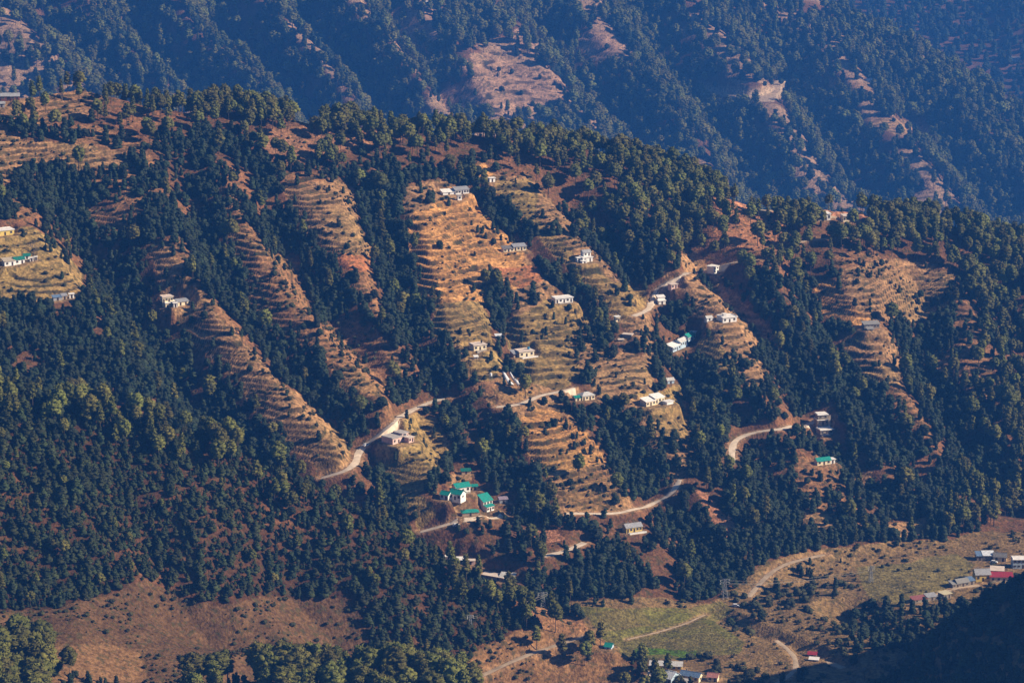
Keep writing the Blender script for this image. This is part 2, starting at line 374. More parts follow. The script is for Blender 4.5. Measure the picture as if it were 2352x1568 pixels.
for poly, dn, colr in SPARSE:
    m = inside(poly, [1]) & (GD > 0.75)
    DENS[m] = dn * (0.5 + 1.3 * (fbm(GX[m], GY[m], 22, 87, 2) > 0.12)); RGB[m] = np.array(colr) * 0.85; TER[m] = 0.55; STEP[m] = 2.3; BUSH[m] = 0.6
    m = inside(poly, [1]) & (GD <= 0.75); DENS[m] = 1.0
for name, lays, poly, colr, ter, st, bu in OPEN:
    m = inside(poly, lays)
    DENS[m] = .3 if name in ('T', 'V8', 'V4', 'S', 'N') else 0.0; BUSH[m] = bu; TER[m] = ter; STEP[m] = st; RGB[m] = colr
for poly in ([(1590, 190), (1815, 195), (1810, 262), (1590, 240)], [(960, 235), (1290, 200), (1280, 275), (970, 275)], [(1320, 90), (1455, 120), (1450, 175), (1320, 150)], [(1960, 262), (2150, 300), (2150, 345), (1970, 310)], [(1890, 180), (2010, 200), (1990, 230), (1890, 220)]):
    m = inside(poly, [3]); DENS[m] *= 0.12
# tint variation inside the fields
nf = fbm(GX, GY, 16, 91, 3)
opn = DENS < 0.1
g = sstep(0.1, 0.6, fbm(GX, GY, 45, 95, 2) + 0.5 * nf)[..., None]
RGB = np.where(opn[..., None] & (TER[..., None] > 0), RGB * (1 - 0.28 * g) + np.array((0.19, 0.17, 0.06)) * 0.28 * g, RGB)
RGB *= (1 + 0.22 * nf[..., None])
mz = inside(OPEN[-1][2], [0, 1, 2])
ct, st_ = cos(.35), sin(.35)
fu, fv = (GX * ct + GY * st_) / 26 + .15 * fbm(GX, GY, 30, 98, 2), (-GX * st_ + GY * ct) / 11 + .2 * fbm(GX, GY, 30, 99, 2)
plot = hash2(np.floor(fu), np.floor(fv), 5)
bund = ((fu % 1) < .04) | ((fv % 1) < .09)
gg = np.clip(0.48 + 0.50 * plot + 0.30 * fbm(GX, GY, 9, 97, 3), 0, 1)
gg = np.where(bund, gg * .5, gg)[..., None]
RGB = np.where(mz[..., None], np.array([0.17, 0.135, 0.065]) * (1 - gg) + np.array([0.128, 0.138, 0.036]) * gg, RGB)
edge = inside([(1460, 1488), (1600, 1490), (1600, 1506), (1450, 1502)], [0])
RGB[edge] = (0.07, 0.14, 0.01)

# terraces: real steps cut into the slope
H = Z0.copy()
STEP *= 1.18
wob = 1.1 * fbm(GX, GY, 75, 101, 2) + 0.45 * fbm(GX, GY, 17, 103, 2) + 0.9 * vnoise(Z0 / 6.5, GX / 90, 107)
tm = TER * sstep(-0.80, -0.45, fbm(GX, GY, 26, 105, 2))
q = (Z0 + wob * STEP) / STEP
n_, f_ = np.floor(q), q - np.floor(q)
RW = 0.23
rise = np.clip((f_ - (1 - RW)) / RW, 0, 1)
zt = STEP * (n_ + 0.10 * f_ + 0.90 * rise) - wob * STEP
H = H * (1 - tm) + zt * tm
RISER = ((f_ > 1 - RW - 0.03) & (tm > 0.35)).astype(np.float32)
H += 0.35 * fbm(GX, GY, 5.0, 111, 2) * (1 - 0.5 * (tm > 0.4)) * (GY < 4600)
H += 1.1 * (1 - tm) * fbm(GX, GY, 13.0, 113, 3) * (GY < 4600) * (LAY != 0)

# ------------------------------------------------------------------ roads and paths: (outline, width, name)
ROADS = [
    ('road', 4.2, [(738, 1097), (775, 1092), (800, 1085), (818, 1066), (822, 1040), (835, 1025), (860, 1010), (885, 988), (910, 966), (940, 945), (970, 930), (1000, 917), (1035, 912)]),
    ('road', 3.8, [(1140, 936), (1160, 935), (1185, 932), (1215, 922), (1240, 905), (1280, 902), (1325, 889)]),
    ('road', 4.0, [(1455, 726), (1480, 718), (1497, 700), (1500, 680), (1508, 660), (1530, 645), (1570, 635), (1612, 625), (1640, 610), (1690, 604), (1748, 598)]),
    ('road', 4.0, [(1680, 1065), (1681, 1040), (1684, 1015), (1700, 1000), (1740, 988), (1800, 990), (1845, 985), (1862, 965), (1910, 953)]),
    ('road', 4.2, [(965, 1224), (1010, 1212), (1040, 1198), (1090, 1195), (1130, 1190), (1158, 1186)]),
    ('road', 3.3, [(1300, 1180), (1360, 1180), (1430, 1180), (1465, 1167), (1500, 1156), (1530, 1150), (1552, 1128), (1562, 1098)]),
    ('road', 4.0, [(1248, 1276), (1290, 1270), (1320, 1258), (1348, 1243)]),
    ('path', 3.0, [(1100, 1556), (1140, 1535), (1190, 1512), (1240, 1495), (1290, 1478), (1345, 1460)]),
    ('path', 3.0, [(1720, 1370), (1740, 1345), (1765, 1318), (1800, 1295), (1840, 1285), (1900, 1272)]),
    ('path', 2.6, [(1740, 1590), (1800, 1560), (1830, 1535), (1826, 1508), (1806, 1490), (1780, 1468)]),
    ('path', 3.6, [(1740, 482), (1800, 486), (1870, 490), (1930, 500)]),
    ('path', 4.0, [(1815, 560), (1860, 552), (1920, 548), (1975, 540)]),
    ('path', 5.0, [(-20, 48), (50, 44), (95, 39)]),
    ('path', 5.0, [(120, 32), (165, 20), (220, 10), (290, -2)]),
    ('path', 1.2, [(1440, 1468), (1510, 1452), (1580, 1430), (1625, 1410)]),
    ('path', 4.5, [(1880, 1518), (1905, 1522), (1945, 1536)]),
    ('path', 3.0, [(2250, 1345), (2210, 1348), (2160, 1362), (2090, 1388)]),
]
def resample(P, s=3.0):
    P = np.array(P); d = np.r_[0, np.cumsum(np.hypot(*np.diff(P[:, :2], axis=0).T))]
    t = np.arange(0, d[-1], s)
    Q = np.stack([np.interp(t, d, P[:, k]) for k in range(3)], 1)
    return Q
def smooth(Q, n):
    for _ in range(n):
        Q[1:-1] = 0.25 * Q[:-2] + 0.5 * Q[1:-1] + 0.25 * Q[2:]
    return Q
road_lines = []
for kind, wd, pts in ROADS:
    P = [ground_at(px, py) for px, py in pts]
    Q = smooth(resample(P, 2.0), 8)
    Q[:, 2] = bil(Z0, Q[:, 0], Q[:, 1])
    for _ in range(30): Q[1:-1, 2] = 0.25 * Q[:-2, 2] + 0.5 * Q[1:-1, 2] + 0.25 * Q[2:, 2]
    road_lines.append((kind, wd, Q))

m3 = inside([(1600, 188), (1700, 198), (1812, 194), (1808, 222), (1760, 236), (1690, 228), (1605, 212)], [3], warp=False)
H[m3] = np.median(Z0[m3]); RGB[m3] = (0.46, 0.37, 0.27); DENS[m3] = 0
C_SPOIL = np.array([0.34, 0.23, 0.14])
def local(x0, x1, y0, y1):
    j0, j1 = np.searchsorted(Y0, [y0, y1]); u0, u1 = x0 / (y0 if x0 < 0 else y1), x1 / (y1 if x1 < 0 else y0)
    i0, i1 = np.searchsorted(U0, [u0, u1])
    return slice(max(j0 - 1, 0), min(j1 + 1, NY)), slice(max(i0 - 1, 0), min(i1 + 1, NU))

for kind, wd, Q in road_lines:
    js, is_ = local(Q[:, 0].min() - 14, Q[:, 0].max() + 14, Q[:, 1].min() - 14, Q[:, 1].max() + 14)
    x, y = GX[js, is_], GY[js, is_]
    best = np.full(x.shape, 1e9); zz = np.zeros(x.shape)
    for a, b in zip(Q[:-1], Q[1:]):
        dx, dy = b[0] - a[0], b[1] - a[1]; l2 = dx * dx + dy * dy + 1e-9
        t = np.clip(((x - a[0]) * dx + (y - a[1]) * dy) / l2, 0, 1)
        d = np.hypot(x - a[0] - t * dx, y - a[1] - t * dy)
        m = d < best; best = np.where(m, d, best); zz = np.where(m, a[2] + t * (b[2] - a[2]), zz)
    hw = wd / 2 + 0.6
    k = 1 - sstep(hw, hw + (5.0 if kind == 'road' else 2.0), best)
    H[js, is_] = H[js, is_] * (1 - k) + (zz - 0.12) * k
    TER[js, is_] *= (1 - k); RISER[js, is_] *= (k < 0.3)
    c = (1 - sstep(hw, hw + 1.6, best))[..., None] * (0.8 if kind == 'road' else 0.6)
    RGB[js, is_] = RGB[js, is_] * (1 - c) + C_SPOIL * c
    DENS[js, is_] = np.where(best < hw + (3.0 if kind == 'road' else 1.5), 0, DENS[js, is_])
    BUSH[js, is_] = np.where(best < hw + 1.2, 0, BUSH[js, is_])
    # keep the sight of the road free of tall trees right below it
    fr = (best < (14 if Q[:, 0].max() > 330 or kind == 'path' else 12)) & (y < np.interp(x, np.sort(Q[:, 0]), Q[np.argsort(Q[:, 0]), 1])) & (kind == 'road')
    DENS[js, is_] = np.where(fr, DENS[js, is_] * 0.3, DENS[js, is_])

# ------------------------------------------------------------------ plots: level ground under every building
MPP = lambda D: 2 * D * T / 2352          # metres for one plan pixel at distance D
# kind, label, px, py, turn, blocks [(x, y, w, d, h, z, wall, roof kind, roof colour, windows, doors)], extras
V, G_, S_, HP = 'flat', 'gable', 'shed', 'hip'
H_ = []
def hs(name, label, px, py, rz, blocks, extras=(), pad=True, layer=None, cat='house', group=None):
    H_.append(dict(name=name, label=label, px=px, py=py, rz=rz, blocks=blocks, extras=extras, pad=pad, cat=cat, group=group))
W, CR, YE, PK, BL, ST, GE, TN, MV = 'white', 'cream', 'yellow', 'pinkish', 'pale_blue', 'stone', 'pale_green', 'tan_mud', 'grey'
hs('village_house', 'tall cream two-storey house with white slab roofs, alone on the grey terraced spur', 394, 704, 28,
   [(0, 0, 7.2, 5.5, 2.9, 0, CR, V, 'slab_white', 1, 2), (-1.2, 2.4, 6.4, 4.6, 2.9, 3.05, CR, V, 'slab_pink', 2, 2)])
hs('cattle_shed', 'low cream shed under a grey tin roof joined to the tall cream house', 421, 697, 28, [(0, 0, 6.5, 4, 2.2, 0, CR, S_, 'tin_grey', 0, 2)], cat='shed')
hs('outhouse', 'tiny white outhouse with a dark doorway just below the tall cream house', 404, 725, 20, [(0, 0, 2.2, 2, 2.4, 0, W, V, 'slab_white', 0, 1)], cat='outhouse')
hs('village_house', 'yellow house with a broad white roof on the open slope at the far left edge', 12, 540, 30,
   [(0, 0, 11, 7, 2.9, 0, YE, V, 'slab_white', 2, 1)])
hs('village_house', 'white house whose roof is half tan and half dark green tin', 36, 611, 30,
   [(-3.4, 0, 6.2, 5, 2.6, 0, W, S_, 'tin_tan', 1, 1), (2.9, 1.0, 6.0, 4, 2.8, 0, W, G_, 'tin_green', 1, 1)])
hs('garden_shed', 'small hut with a dark green tin roof behind the half-green-roofed house', 62, 588, 20, [(0, 0, 3.6, 3, 2.0, 0, W, G_, 'tin_green', 0, 1)], cat='shed')
hs('outhouse', 'small white hut right of the half-green-roofed house, the nearer of two', 73, 600, 20, [(0, 0, 1.9, 1.6, 2.1, 0, W, V, 'slab_white', 0, 1)], cat='outhouse')
hs('outhouse', 'slim white hut at the end of the green yard, the farther of two', 83, 597, 20, [(0, 0, 1.3, 1.4, 2.0, 0, W, V, 'slab_white', 0, 1)], cat='outhouse')
hs('cattle_shed', 'long blue-grey tin shed at the foot of the left village slope', 137, 691, 24, [(-1, 0, 5, 3, 1.9, 0, MV, S_, 'tin_blue', 0, 1), (3.1, 0.4, 2.8, 3, 2.2, 0, TN, S_, 'tin_grey', 0, 1)], cat='shed')
hs('outhouse', 'small bright white box hut beside the long blue-grey shed', 165, 685, 20, [(0, 0, 2.6, 2.2, 2.4, 0, W, V, 'slab_white', 0, 1)], cat='outhouse')
hs('village_house', 'red-brown house under two grey tin roofs on the bare ridge top', 24, 233, 8,
   [(-2.9, 0, 5.8, 5, 2.7, 0, 'red_brown', G_, 'tin_grey', 1, 1), (2.9, -0.3, 5.2, 5, 2.6, 0, 'red_brown', G_, 'tin_grey', 1, 1)])
hs('garden_shed', 'small grey hut below the red-brown ridge house', 4, 247, 10, [(0, 0, 3.8, 3.2, 2.4, 0, MV, G_, 'tin_grey', 0, 1)], cat='shed')
hs('village_house', 'long low whitish house with a grey roof above the broad golden terraces', 1050, 446, 22,
   [(3.5, 0, 9, 5, 2.6, 0, W, S_, 'tin_grey', 4, 1), (-5.2, 0.6, 8, 5, 1.9, -0.3, W, S_, 'slab_white', 0, 1)])
hs('outhouse', 'small pale block hut in front of the long low whitish house', 1056, 459, 22, [(0, 0, 2.6, 2.4, 3.0, 0, W, V, 'slab_grey', 1, 0)], cat='outhouse')
hs('hut', 'little white hut with a dark side beside the orange bare scar', 1131, 418, 25, [(0, 0, 3.8, 3, 2.5, 0, W, V, 'slab_white', 0, 1)], cat='hut')
hs('village_house', 'long cream farmhouse of two joined blocks with grey roofs, backed by the dark tree line', 1182, 573, 20,
   [(3.6, 0, 8, 4.5, 2.6, 0, CR, S_, 'tin_grey', 2, 2), (-4.0, -0.5, 6.6, 4.5, 2.1, -0.2, CR, S_, 'tin_dark', 2, 1)])
hs('village_house', 'white house with stepped slab roofs on the greenish terraces right of the tree line', 1350, 601, 30,
   [(0, 0, 7, 5, 2.7, 0, W, V, 'slab_white', 1, 1), (1.8, 3.5, 5, 4, 2.6, 2.6, W, G_, 'tin_grey', 1, 1), (-3.5, -2.2, 3.4, 2.4, 2.1, -0.8, W, V, 'slab_white', 0, 1)])
hs('outhouse', 'white square hut left of the stepped white house', 1330, 600, 25, [(0, 0, 2.4, 2.2, 2.6, 0, W, V, 'slab_white', 0, 1)], cat='outhouse')
hs('village_house', 'long white house with dark verandah openings and flat white roof', 1296, 690, 24,
   [(0, 0, 11.5, 6, 2.8, 0, W, V, 'slab_white', 2, 3)], extras=('porch',))
hs('village_house', 'cream house with flat pale roof and a step in front, left of its larger twin', 1103, 803, 26,
   [(0, 0, 8, 6.5, 3.0, 0, CR, V, 'slab_pink', 2, 1)], extras=('porch', 'drum'))
hs('village_house', 'larger cream house with a blue tank on its flat roof and white yard wall', 1210, 815, 26,
   [(0, 0, 9.5, 7, 3.1, 0, CR, V, 'slab_pink', 2, 1), (-6.2, 1.5, 3, 5, 2.2, 0, TN, S_, 'tin_grey', 0, 1)], extras=('yard_wall', 'blue_tank'))
hs('cattle_shed', 'small shiny tin shed in the trees between the two cream houses', 1146, 777, 15, [(0, 0, 3.6, 2.4, 1.4, 0, MV, S_, 'tin_white', 0, 1)], cat='shed')
hs('cattle_shed', 'tiny white-roofed hut below the smaller cream house', 1094, 823, 15, [(0, 0, 2, 1.8, 1.2, 0, MV, S_, 'slab_white', 0, 1)], cat='shed')
hs('village_house', 'cream house with a pale hipped roof beside the teal awning', 1352, 920, 27,
   [(0, 0, 8, 6, 2.6, 0, CR, HP, 'tin_pale', 2, 2)])
hs('garden_shed', 'small shed with a bright teal awning roof left of the hip-roofed house', 1328, 920, 20, [(0, 0, 3.2, 2.6, 1.8, 0, CR, S_, 'tin_teal', 0, 1)], cat='shed')
hs('village_house', 'pink and white roadside house with big grey slab roofs and a slanting white parapet', 916, 1017, 48,
   [(0, 0, 9.5, 8.5, 3.2, 0, PK, V, 'slab_grey', 2, 1), (6.2, 1.0, 5, 6.5, 3.0, 1.2, PK, V, 'slab_grey', 1, 1), (5.6, -4.2, 4, 3.6, 2.6, 0.2, PK, V, 'slab_pink', 1, 1)], extras=('parapet',))
hs('road_house', 'white box house with a tall right wall standing at the upper road bend', 1645, 634, 50, [(0, 0, 5.2, 5.5, 4.6, 0, W, V, 'slab_white', 1, 1)])
hs('road_house', 'pale pink hut half hidden by trees below the upper road', 1549, 664, 30, [(0, 0, 4.4, 4, 2.6, 0, PK, V, 'slab_pink', 1, 1)])
hs('road_house', 'open white shed with two slab roofs at the roadside', 1521, 700, 18, [(0, 0, 4.4, 3.2, 2.2, 0, W, S_, 'slab_white', 0, 1), (0.2, 2.0, 4.4, 3, 3.2, 0.9, W, S_, 'slab_white', 0, 0)], cat='shed')
hs('village_house', 'broad white house with a parapet roof alone on the green right-hand terrace', 1676, 741, 24,
   [(0, 0, 9.5, 8, 2.9, 0, W, V, 'slab_white', 2, 1), (-1, 4, 2, 2, 1.0, 3.3, W, V, 'slab_white', 0, 0)], extras=('parapet_low',))
hs('cattle_shed', 'small white shed with a curved-looking roof left of the broad white house', 1630, 737, 24, [(0, 0, 3.8, 3, 1.7, 0, W, G_, 'tin_pale', 0, 1)], cat='shed')
hs('school_building', 'long blue-and-white school climbing the slope in steps, one roof section green', 1574, 800, 57,
   [(-10.5, 0, 9, 5, 3.0, 0, BL, S_, 'slab_white', 3, 1), (-1.2, 0, 9, 4.6, 3.0, 1.3, BL, G_, 'tin_pale', 3, 1), (7.6, 0, 8.4, 4.6, 3.0, 2.6, BL, G_, 'tin_teal', 3, 1), (13.4, 1, 2.6, 3, 3.2, 3.4, W, V, 'slab_white', 0, 1)], cat='school')
hs('hut', 'tiny cream hut among the trees left of the upper road end', 1419, 741, 25, [(0, 0, 2.8, 2.6, 3.0, 0, CR, V, 'slab_white', 1, 1)], cat='hut')
hs('cattle_shed', 'low pale slab-roofed shelter on the footpath below the tiny cream hut', 1440, 775, -20, [(0, 0, 5.5, 3.4, 0.7, 0, ST, V, 'slab_pink', 0, 0)], cat='shed')
hs('cattle_shed', 'small pale stone shelter lowest on the footpath', 1427, 789, 10, [(0, 0, 3, 2.4, 1.0, 0, ST, V, 'slab_pink', 0, 0)], cat='shed')
hs('village_house', 'long white farmhouse under three pale sheet roofs above the olive field', 1508, 930, 38,
   [(-4.2, 0, 7, 5.5, 2.7, 0, CR, S_, 'slab_white', 2, 1), (3.0, 0.5, 7, 5.5, 3.0, 0.5, CR, S_, 'slab_white', 1, 2), (6.5, -4.4, 5.0, 3.8, 1.6, 0, W, V, 'slab_white', 0, 0)])
hs('garden_shed', 'blue-grey tin shed between dark trees above the long white farmhouse', 1541, 882, 20, [(0, 0, 4.2, 3.6, 2.0, 0, BL, G_, 'tin_pale', 0, 1)], cat='shed')
hs('forest_lodge', 'big lodge with a bright teal-green gabled roof and white gable end', 1121, 1170, 42,
   [(0, 0, 6.5, 9.5, 5.2, 0, W, G_, 'tin_teal', 2, 1), (-0.5, -2.6, 5.2, 2.6, 2.7, 0, W, S_, 'tin_teal', 2, 1)], cat='lodge')
hs('forest_lodge', 'teal-green roofed lodge standing highest in the green-roofed group', 1064, 1133, 26,
   [(0, 0, 8.5, 5.5, 3.2, 0, W, G_, 'tin_teal', 2, 1)], extras=('porch',), cat='lodge')
hs('forest_lodge', 'middle lodge with teal-green roof, white eaves and white walls', 1045, 1149, -30,
   [(0, 0, 7, 5.5, 3.4, 0, W, G_, 'tin_teal', 2, 1)], cat='lodge')
hs('forest_lodge', 'leftmost teal-roofed lodge half sunk in trees', 1020, 1146, -30, [(0, 0, 5, 4.5, 2.8, 0, W, G_, 'tin_teal', 1, 1)], cat='lodge')
hs('forest_lodge', 'low shelter with a flat teal roof, lowest in the green-roofed group', 1081, 1175, 12, [(0, 0, 9, 4.5, 1.9, 0, TN, HP, 'tin_teal', 0, 1)], cat='shelter')
hs('garden_shed', 'small teal-roofed shed peeping out behind the highest lodge', 1091, 1126, 10, [(0, 0, 3, 2.4, 2, 0, TN, S_, 'tin_teal', 0, 1)], cat='shed')
hs('garden_shed', 'dull green roofed shed in the trees above the lodges', 1071, 1089, 10, [(0, 0, 5, 3, 1.8, 0, TN, S_, 'tin_green', 0, 1)], cat='shed')
hs('road_house', 'dark roadside kiosk with a mauve tin roof right of the lodges', 1157, 1157, 12, [(0, 0, 4.4, 3, 2.1, 0, MV, S_, 'tin_mauve', 0, 1)], cat='kiosk')
hs('school_building', 'low yellow and blue school with a grey roof below the lower road', 1457, 1222, 24,
   [(0, 0, 9.5, 5, 2.9, 0, YE, G_, 'tin_grey', 3, 2)], extras=('yard_wall',), cat='school')
hs('village_house', 'white two-storey house on the right ridge crest with a broad white roof', 1889, 508, 12,
   [(1.5, 0, 8, 7, 4.2, 0, W, V, 'slab_white', 3, 1), (-4.6, 1.5, 4.5, 6, 3.6, 0, W, V, 'slab_white', 1, 0)])
hs('village_house', 'cream ridge house among pines right of the white crest house', 1950, 509, 14, [(0, 0, 8, 6, 3.8, 0, CR, V, 'slab_pink', 3, 1), (5.4, 0, 3, 5, 3, 0, CR, V, 'slab_pink', 1, 0)])
hs('hut', 'small pale hut among the ridge pines farthest along the crest', 2082, 504, 0, [(0, 0, 5.5, 4, 2.0, 0, CR, V, 'slab_pink', 1, 1)], cat='hut')
hs('village_house', 'upper half of a stacked grey and white house at the end of the side road', 1890, 981, 14,
   [(0, 0, 6.6, 6, 3.1, 0, ST, V, 'slab_white', 2, 1), (0, 0.2, 6.2, 5.6, 2.8, 3.4, ST, V, 'slab_white', 2, 0)])
hs('village_house', 'lower stacked house with white slab roof and arched dark openings', 1899, 1001, 18,
   [(0, 0, 8.2, 6, 2.9, 0, ST, V, 'slab_white', 2, 1), (-2, -3.0, 4.5, 2.6, 2.0, -1.5, ST, V, 'slab_grey', 1, 0)])
hs('village_house', 'long cream house with a teal-green roof on a pale yard in the right-hand woods', 1893, 1067, 22, [(0, 0, 8.6, 4.4, 2.5, 0, CR, G_, 'tin_teal', 2, 1), (5.8, 0.5, 3, 3.6, 2.4, 0, W, V, 'slab_white', 0, 1)])
hs('stone_house', 'long old stone house with grey slate roof at the foot of the golden terraces', 1999, 754, 14,
   [(1, 0, 10, 4.5, 2.8, 0, ST, S_, 'slate', 4, 1), (-1.5, -4.4, 4, 3, 1.8, -0.8, ST, S_, 'slate', 1, 0)])
hs('far_house', 'teal-walled far house with a white roof at the top edge of the view', 980, 13, 20, [(0, 0, 15, 9, 4.6, 0, 'teal_wall', V, 'slab_white', 4, 1)])
hs('far_house', 'long pale house on the spine of the farthest hill', 2250, 62, 20, [(0, 0, 32, 14, 8.5, 0, CR, V, 'slab_white', 5, 1)])
hs('far_house', 'dim flat-roofed house low on the farthest hill', 2331, 143, 0, [(0, 0, 22, 12, 7, 0, MV, V, 'slab_grey', 3, 1)])
hs('far_house', 'pale block house on the shoulder of the far forest ridge', 2018, 66, 10, [(0, 0, 12, 9, 4.4, 0, CR, V, 'slab_white', 2, 1)])
hs('far_house', 'long thin-looking white slab house on the far ridge line', 2101, 100, 5, [(0, 0, 15, 7, 3.6, 0, CR, V, 'slab_white', 2, 1)])
hs('far_hut', 'bright white tent-like hut in the dark far forest', 1998, 189, 18, [(0, 0, 8.6, 7, 2.6, 0, W, G_, 'slab_white', 0, 1)], cat='hut')
hs('village_house', 'white-roofed barn with a blue roof section on the valley terraces', 2266, 1288, 2,
   [(1.2, 0, 6, 5, 3.0, 0, ST, S_, 'tin_white', 1, 1), (-3.6, 0.1, 3.6, 4.8, 2.8, 0, ST, S_, 'tin_blue', 0, 1)], cat='barn')
hs('village_house', 'grey gabled cottage with a bright right gable next to the white-roofed barn', 2296, 1290, -12, [(0, 0, 7, 5, 2.7, 0, CR, G_, 'tin_dark', 1, 1)])
hs('village_house', 'two-storey blue-shadowed house with pale roof at the right edge of the valley', 2345, 1306, 0, [(0, 0, 9, 6, 5.0, 0, BL, V, 'slab_white', 3, 1)])
hs('village_house', 'flat tan terrace-roofed house between barn and red roofs', 2290, 1318, -10, [(0, 0, 7, 8, 1.6, 0, TN, V, 'slab_pink', 1, 1)])
hs('village_house', 'grey-roofed house with a tall yellow gable end beside the red roofs', 2258, 1336, 6, [(0, 0, 8, 7, 3.8, 0, YE, G_, 'tin_grey', 2, 1)])
hs('village_house', 'long house with crimson red sheet roofs rising behind the dark hill edge', 2300, 1338, -2, [(0, 0, 12, 5, 3.0, 0, CR, S_, 'tin_red', 3, 1)])
hs('stone_house', 'old tumbled stone house with a blue tarpaulin on its slate roof', 2218, 1347, 22, [(-1.5, 0, 7, 5, 2.4, 0, ST, G_, 'slate', 2, 1), (4.2, 0.6, 3.4, 4, 2.2, 0.3, ST, S_, 'tin_blue', 0, 1)])
hs('stone_house', 'small ruined slate-roofed stone cottage at the left end of the valley hamlet', 2196, 1350, 25, [(0, 0, 4.2, 4, 1.9, 0, ST, S_, 'slate', 1, 1)])
hs('cattle_shed', 'long low byre, faded red roof to the left and grey roof to the right', 2126, 1382, 24, [(-3.2, 0, 8.5, 3.6, 1.9, 0, ST, S_, 'tin_faded_red', 1, 1), (4.2, 0.1, 5.6, 3.6, 2.0, 0.2, ST, S_, 'tin_grey', 0, 1)], cat='byre')
hs('village_house', 'square house with a flat pale yellow roof beyond the faded red byre', 2176, 1376, 30, [(0, 0, 5, 5, 2.7, 0, ST, V, 'slab_yellow', 1, 1)])
hs('school_building', 'long low shed with a white strip roof in front of the green field', 1529, 1540, -7, [(0, 0, 16, 4, 2.2, 0, YE, S_, 'tin_pale', 4, 2)], cat='long shed')
hs('village_house', 'blue-gabled house in the cluster at the bottom edge', 1531, 1573, -35, [(0, 0, 5, 8, 2.8, 0, BL, G_, 'tin_white', 1, 1)])
hs('village_house', 'pale flat-roofed house leftmost in the bottom-edge cluster', 1503, 1564, -12, [(0, 0, 7, 6, 2.2, 0, TN, V, 'slab_pink', 1, 1)])
hs('village_house', 'long house with a blue-white tin roof in the bottom-edge cluster', 1583, 1566, -25, [(0, 0, 10, 5, 2.8, 0, CR, G_, 'tin_blue', 2, 1)])
hs('village_house', 'house with a salmon red roof at the right of the bottom-edge cluster', 1636, 1566, -15, [(0, 0, 5, 4.5, 2.4, 0, CR, G_, 'tin_salmon', 1, 1)])
hs('village_house', 'patched grey-roofed house between the blue gable and the salmon roof', 1560, 1579, -15, [(0, 0, 9, 6, 2.3, 0, TN, V, 'slab_grey', 1, 1)])
hs('garden_shed', 'small shed with a crimson tin roof on the dry valley scrub', 1865, 1509, -12, [(0, 0, 4.2, 2.6, 1.0, 0, MV, S_, 'tin_red', 0, 1)], cat='shed')
hs('garden_shed', 'low white-roofed shed directly below the crimson-roofed one', 1869, 1519, -14, [(0, 0, 4.4, 2.2, 0.8, 0, MV, S_, 'slab_white', 0, 1)], cat='shed')
hs('village_house', 'house with pale tin roof beside the long tan slab building on the left hill', 1163, 1340, -16, [(0, 0, 7.5, 5, 2.6, 0, CR, S_, 'tin_pale', 2, 1)])
hs('garden_shed', 'hut with a bright scarlet roof on the left hill edge', 1172, 1348, -8, [(0, 0, 4.6, 3.2, 1.4, 0, CR, G_, 'tin_scarlet', 0, 1)], cat='hut')
hs('village_house', 'long tan slab-roofed building running down the creek bank', 1131, 1331, -28, [(0, 0, 13, 5, 1.8, 0, TN, V, 'slab_pink', 1, 1)])
hs('hut', 'small white-roofed hut peeping over the left hill, middle of three', 1059, 1295, 0, [(0, 0, 4.5, 3, 1.8, 0, W, S_, 'slab_white', 0, 1)], cat='hut')
hs('hut', 'pinkish hut peeping over the left hill, lowest of three', 1081, 1305, 0, [(0, 0, 4.2, 3, 2.2, 0, PK, V, 'slab_pink', 0, 1)], cat='hut')
hs('hut', 'tiny white hut peeping over the left hill, highest of three', 1030, 1288, 0, [(0, 0, 3, 2.4, 2.0, 0, W, V, 'slab_white', 0, 1)], cat='hut')
hs('garden_shed', 'small teal and blue tent-shaped hut in dark trees above the dirt path', 1396, 1491, -20, [(0, 0, 3.4, 4, 1.2, 0, BL, G_, 'tin_teal', 0, 1)], cat='hut')
hs('village_house', 'pinkish flat roof with a grassy wall behind it at the bottom edge', 655, 1571, -5, [(0, 0, 15, 8, 2.6, 0, PK, V, 'slab_pink', 3, 1)])

for h in H_:
    x, y, z = ground_at(h['px'], h['py'] , Z0, dmin=(1240 if h['py'] > 1290 or h['px'] > 1000 else 1100))
    h['pos'] = (x, y)
    ca, sa = cos(radians(h['rz'])), sin(radians(h['rz']))
    bx0 = min(b[0] - b[2] / 2 for b in h['blocks']); bx1 = max(b[0] + b[2] / 2 for b in h['blocks'])
    by0 = min(b[1] for b in h['blocks']); by1 = max(b[1] + b[3] for b in h['blocks'])
    zb = float(bil(H, np.array([x]), np.array([y]))[0]) + 0.25
    h['z'] = zb; r = max(bx1, -bx0, by1, -by0) + 16
    js, is_ = local(x - r, x + r, y - r, y + r)
    X, Y = GX[js, is_] - x, GY[js, is_] - y
    lx, ly = X * ca + Y * sa, -X * sa + Y * ca
    m = 1.6
    dx = np.maximum(np.maximum(bx0 - m - lx, lx - bx1 - m), 0); dy = np.maximum(np.maximum(by0 - 2.6 - ly, ly - by1 - m * 0.7), 0)
    d = np.hypot(dx, dy)
    k = 1 - sstep(0, 4.5, d)
    H[js, is_] = H[js, is_] * (1 - k) + (zb - 0.08) * k
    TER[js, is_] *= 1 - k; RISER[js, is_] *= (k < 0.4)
    c = (1 - sstep(0.2, 2.0, d))[..., None] * 0.6
    RGB[js, is_] = RGB[js, is_] * (1 - c) + np.array([0.27, 0.19, 0.11]) * c
    DENS[js, is_] = np.where(d < 4.5, 0, DENS[js, is_]); BUSH[js, is_] = np.where(d < 2.5, 0, BUSH[js, is_])
    infront = (np.abs(lx) < (bx1 - bx0) / 2 + 3) & (Y < 0) & (Y > -16)
    DENS[js, is_] = np.where(infront, DENS[js, is_] * 0.2, DENS[js, is_])

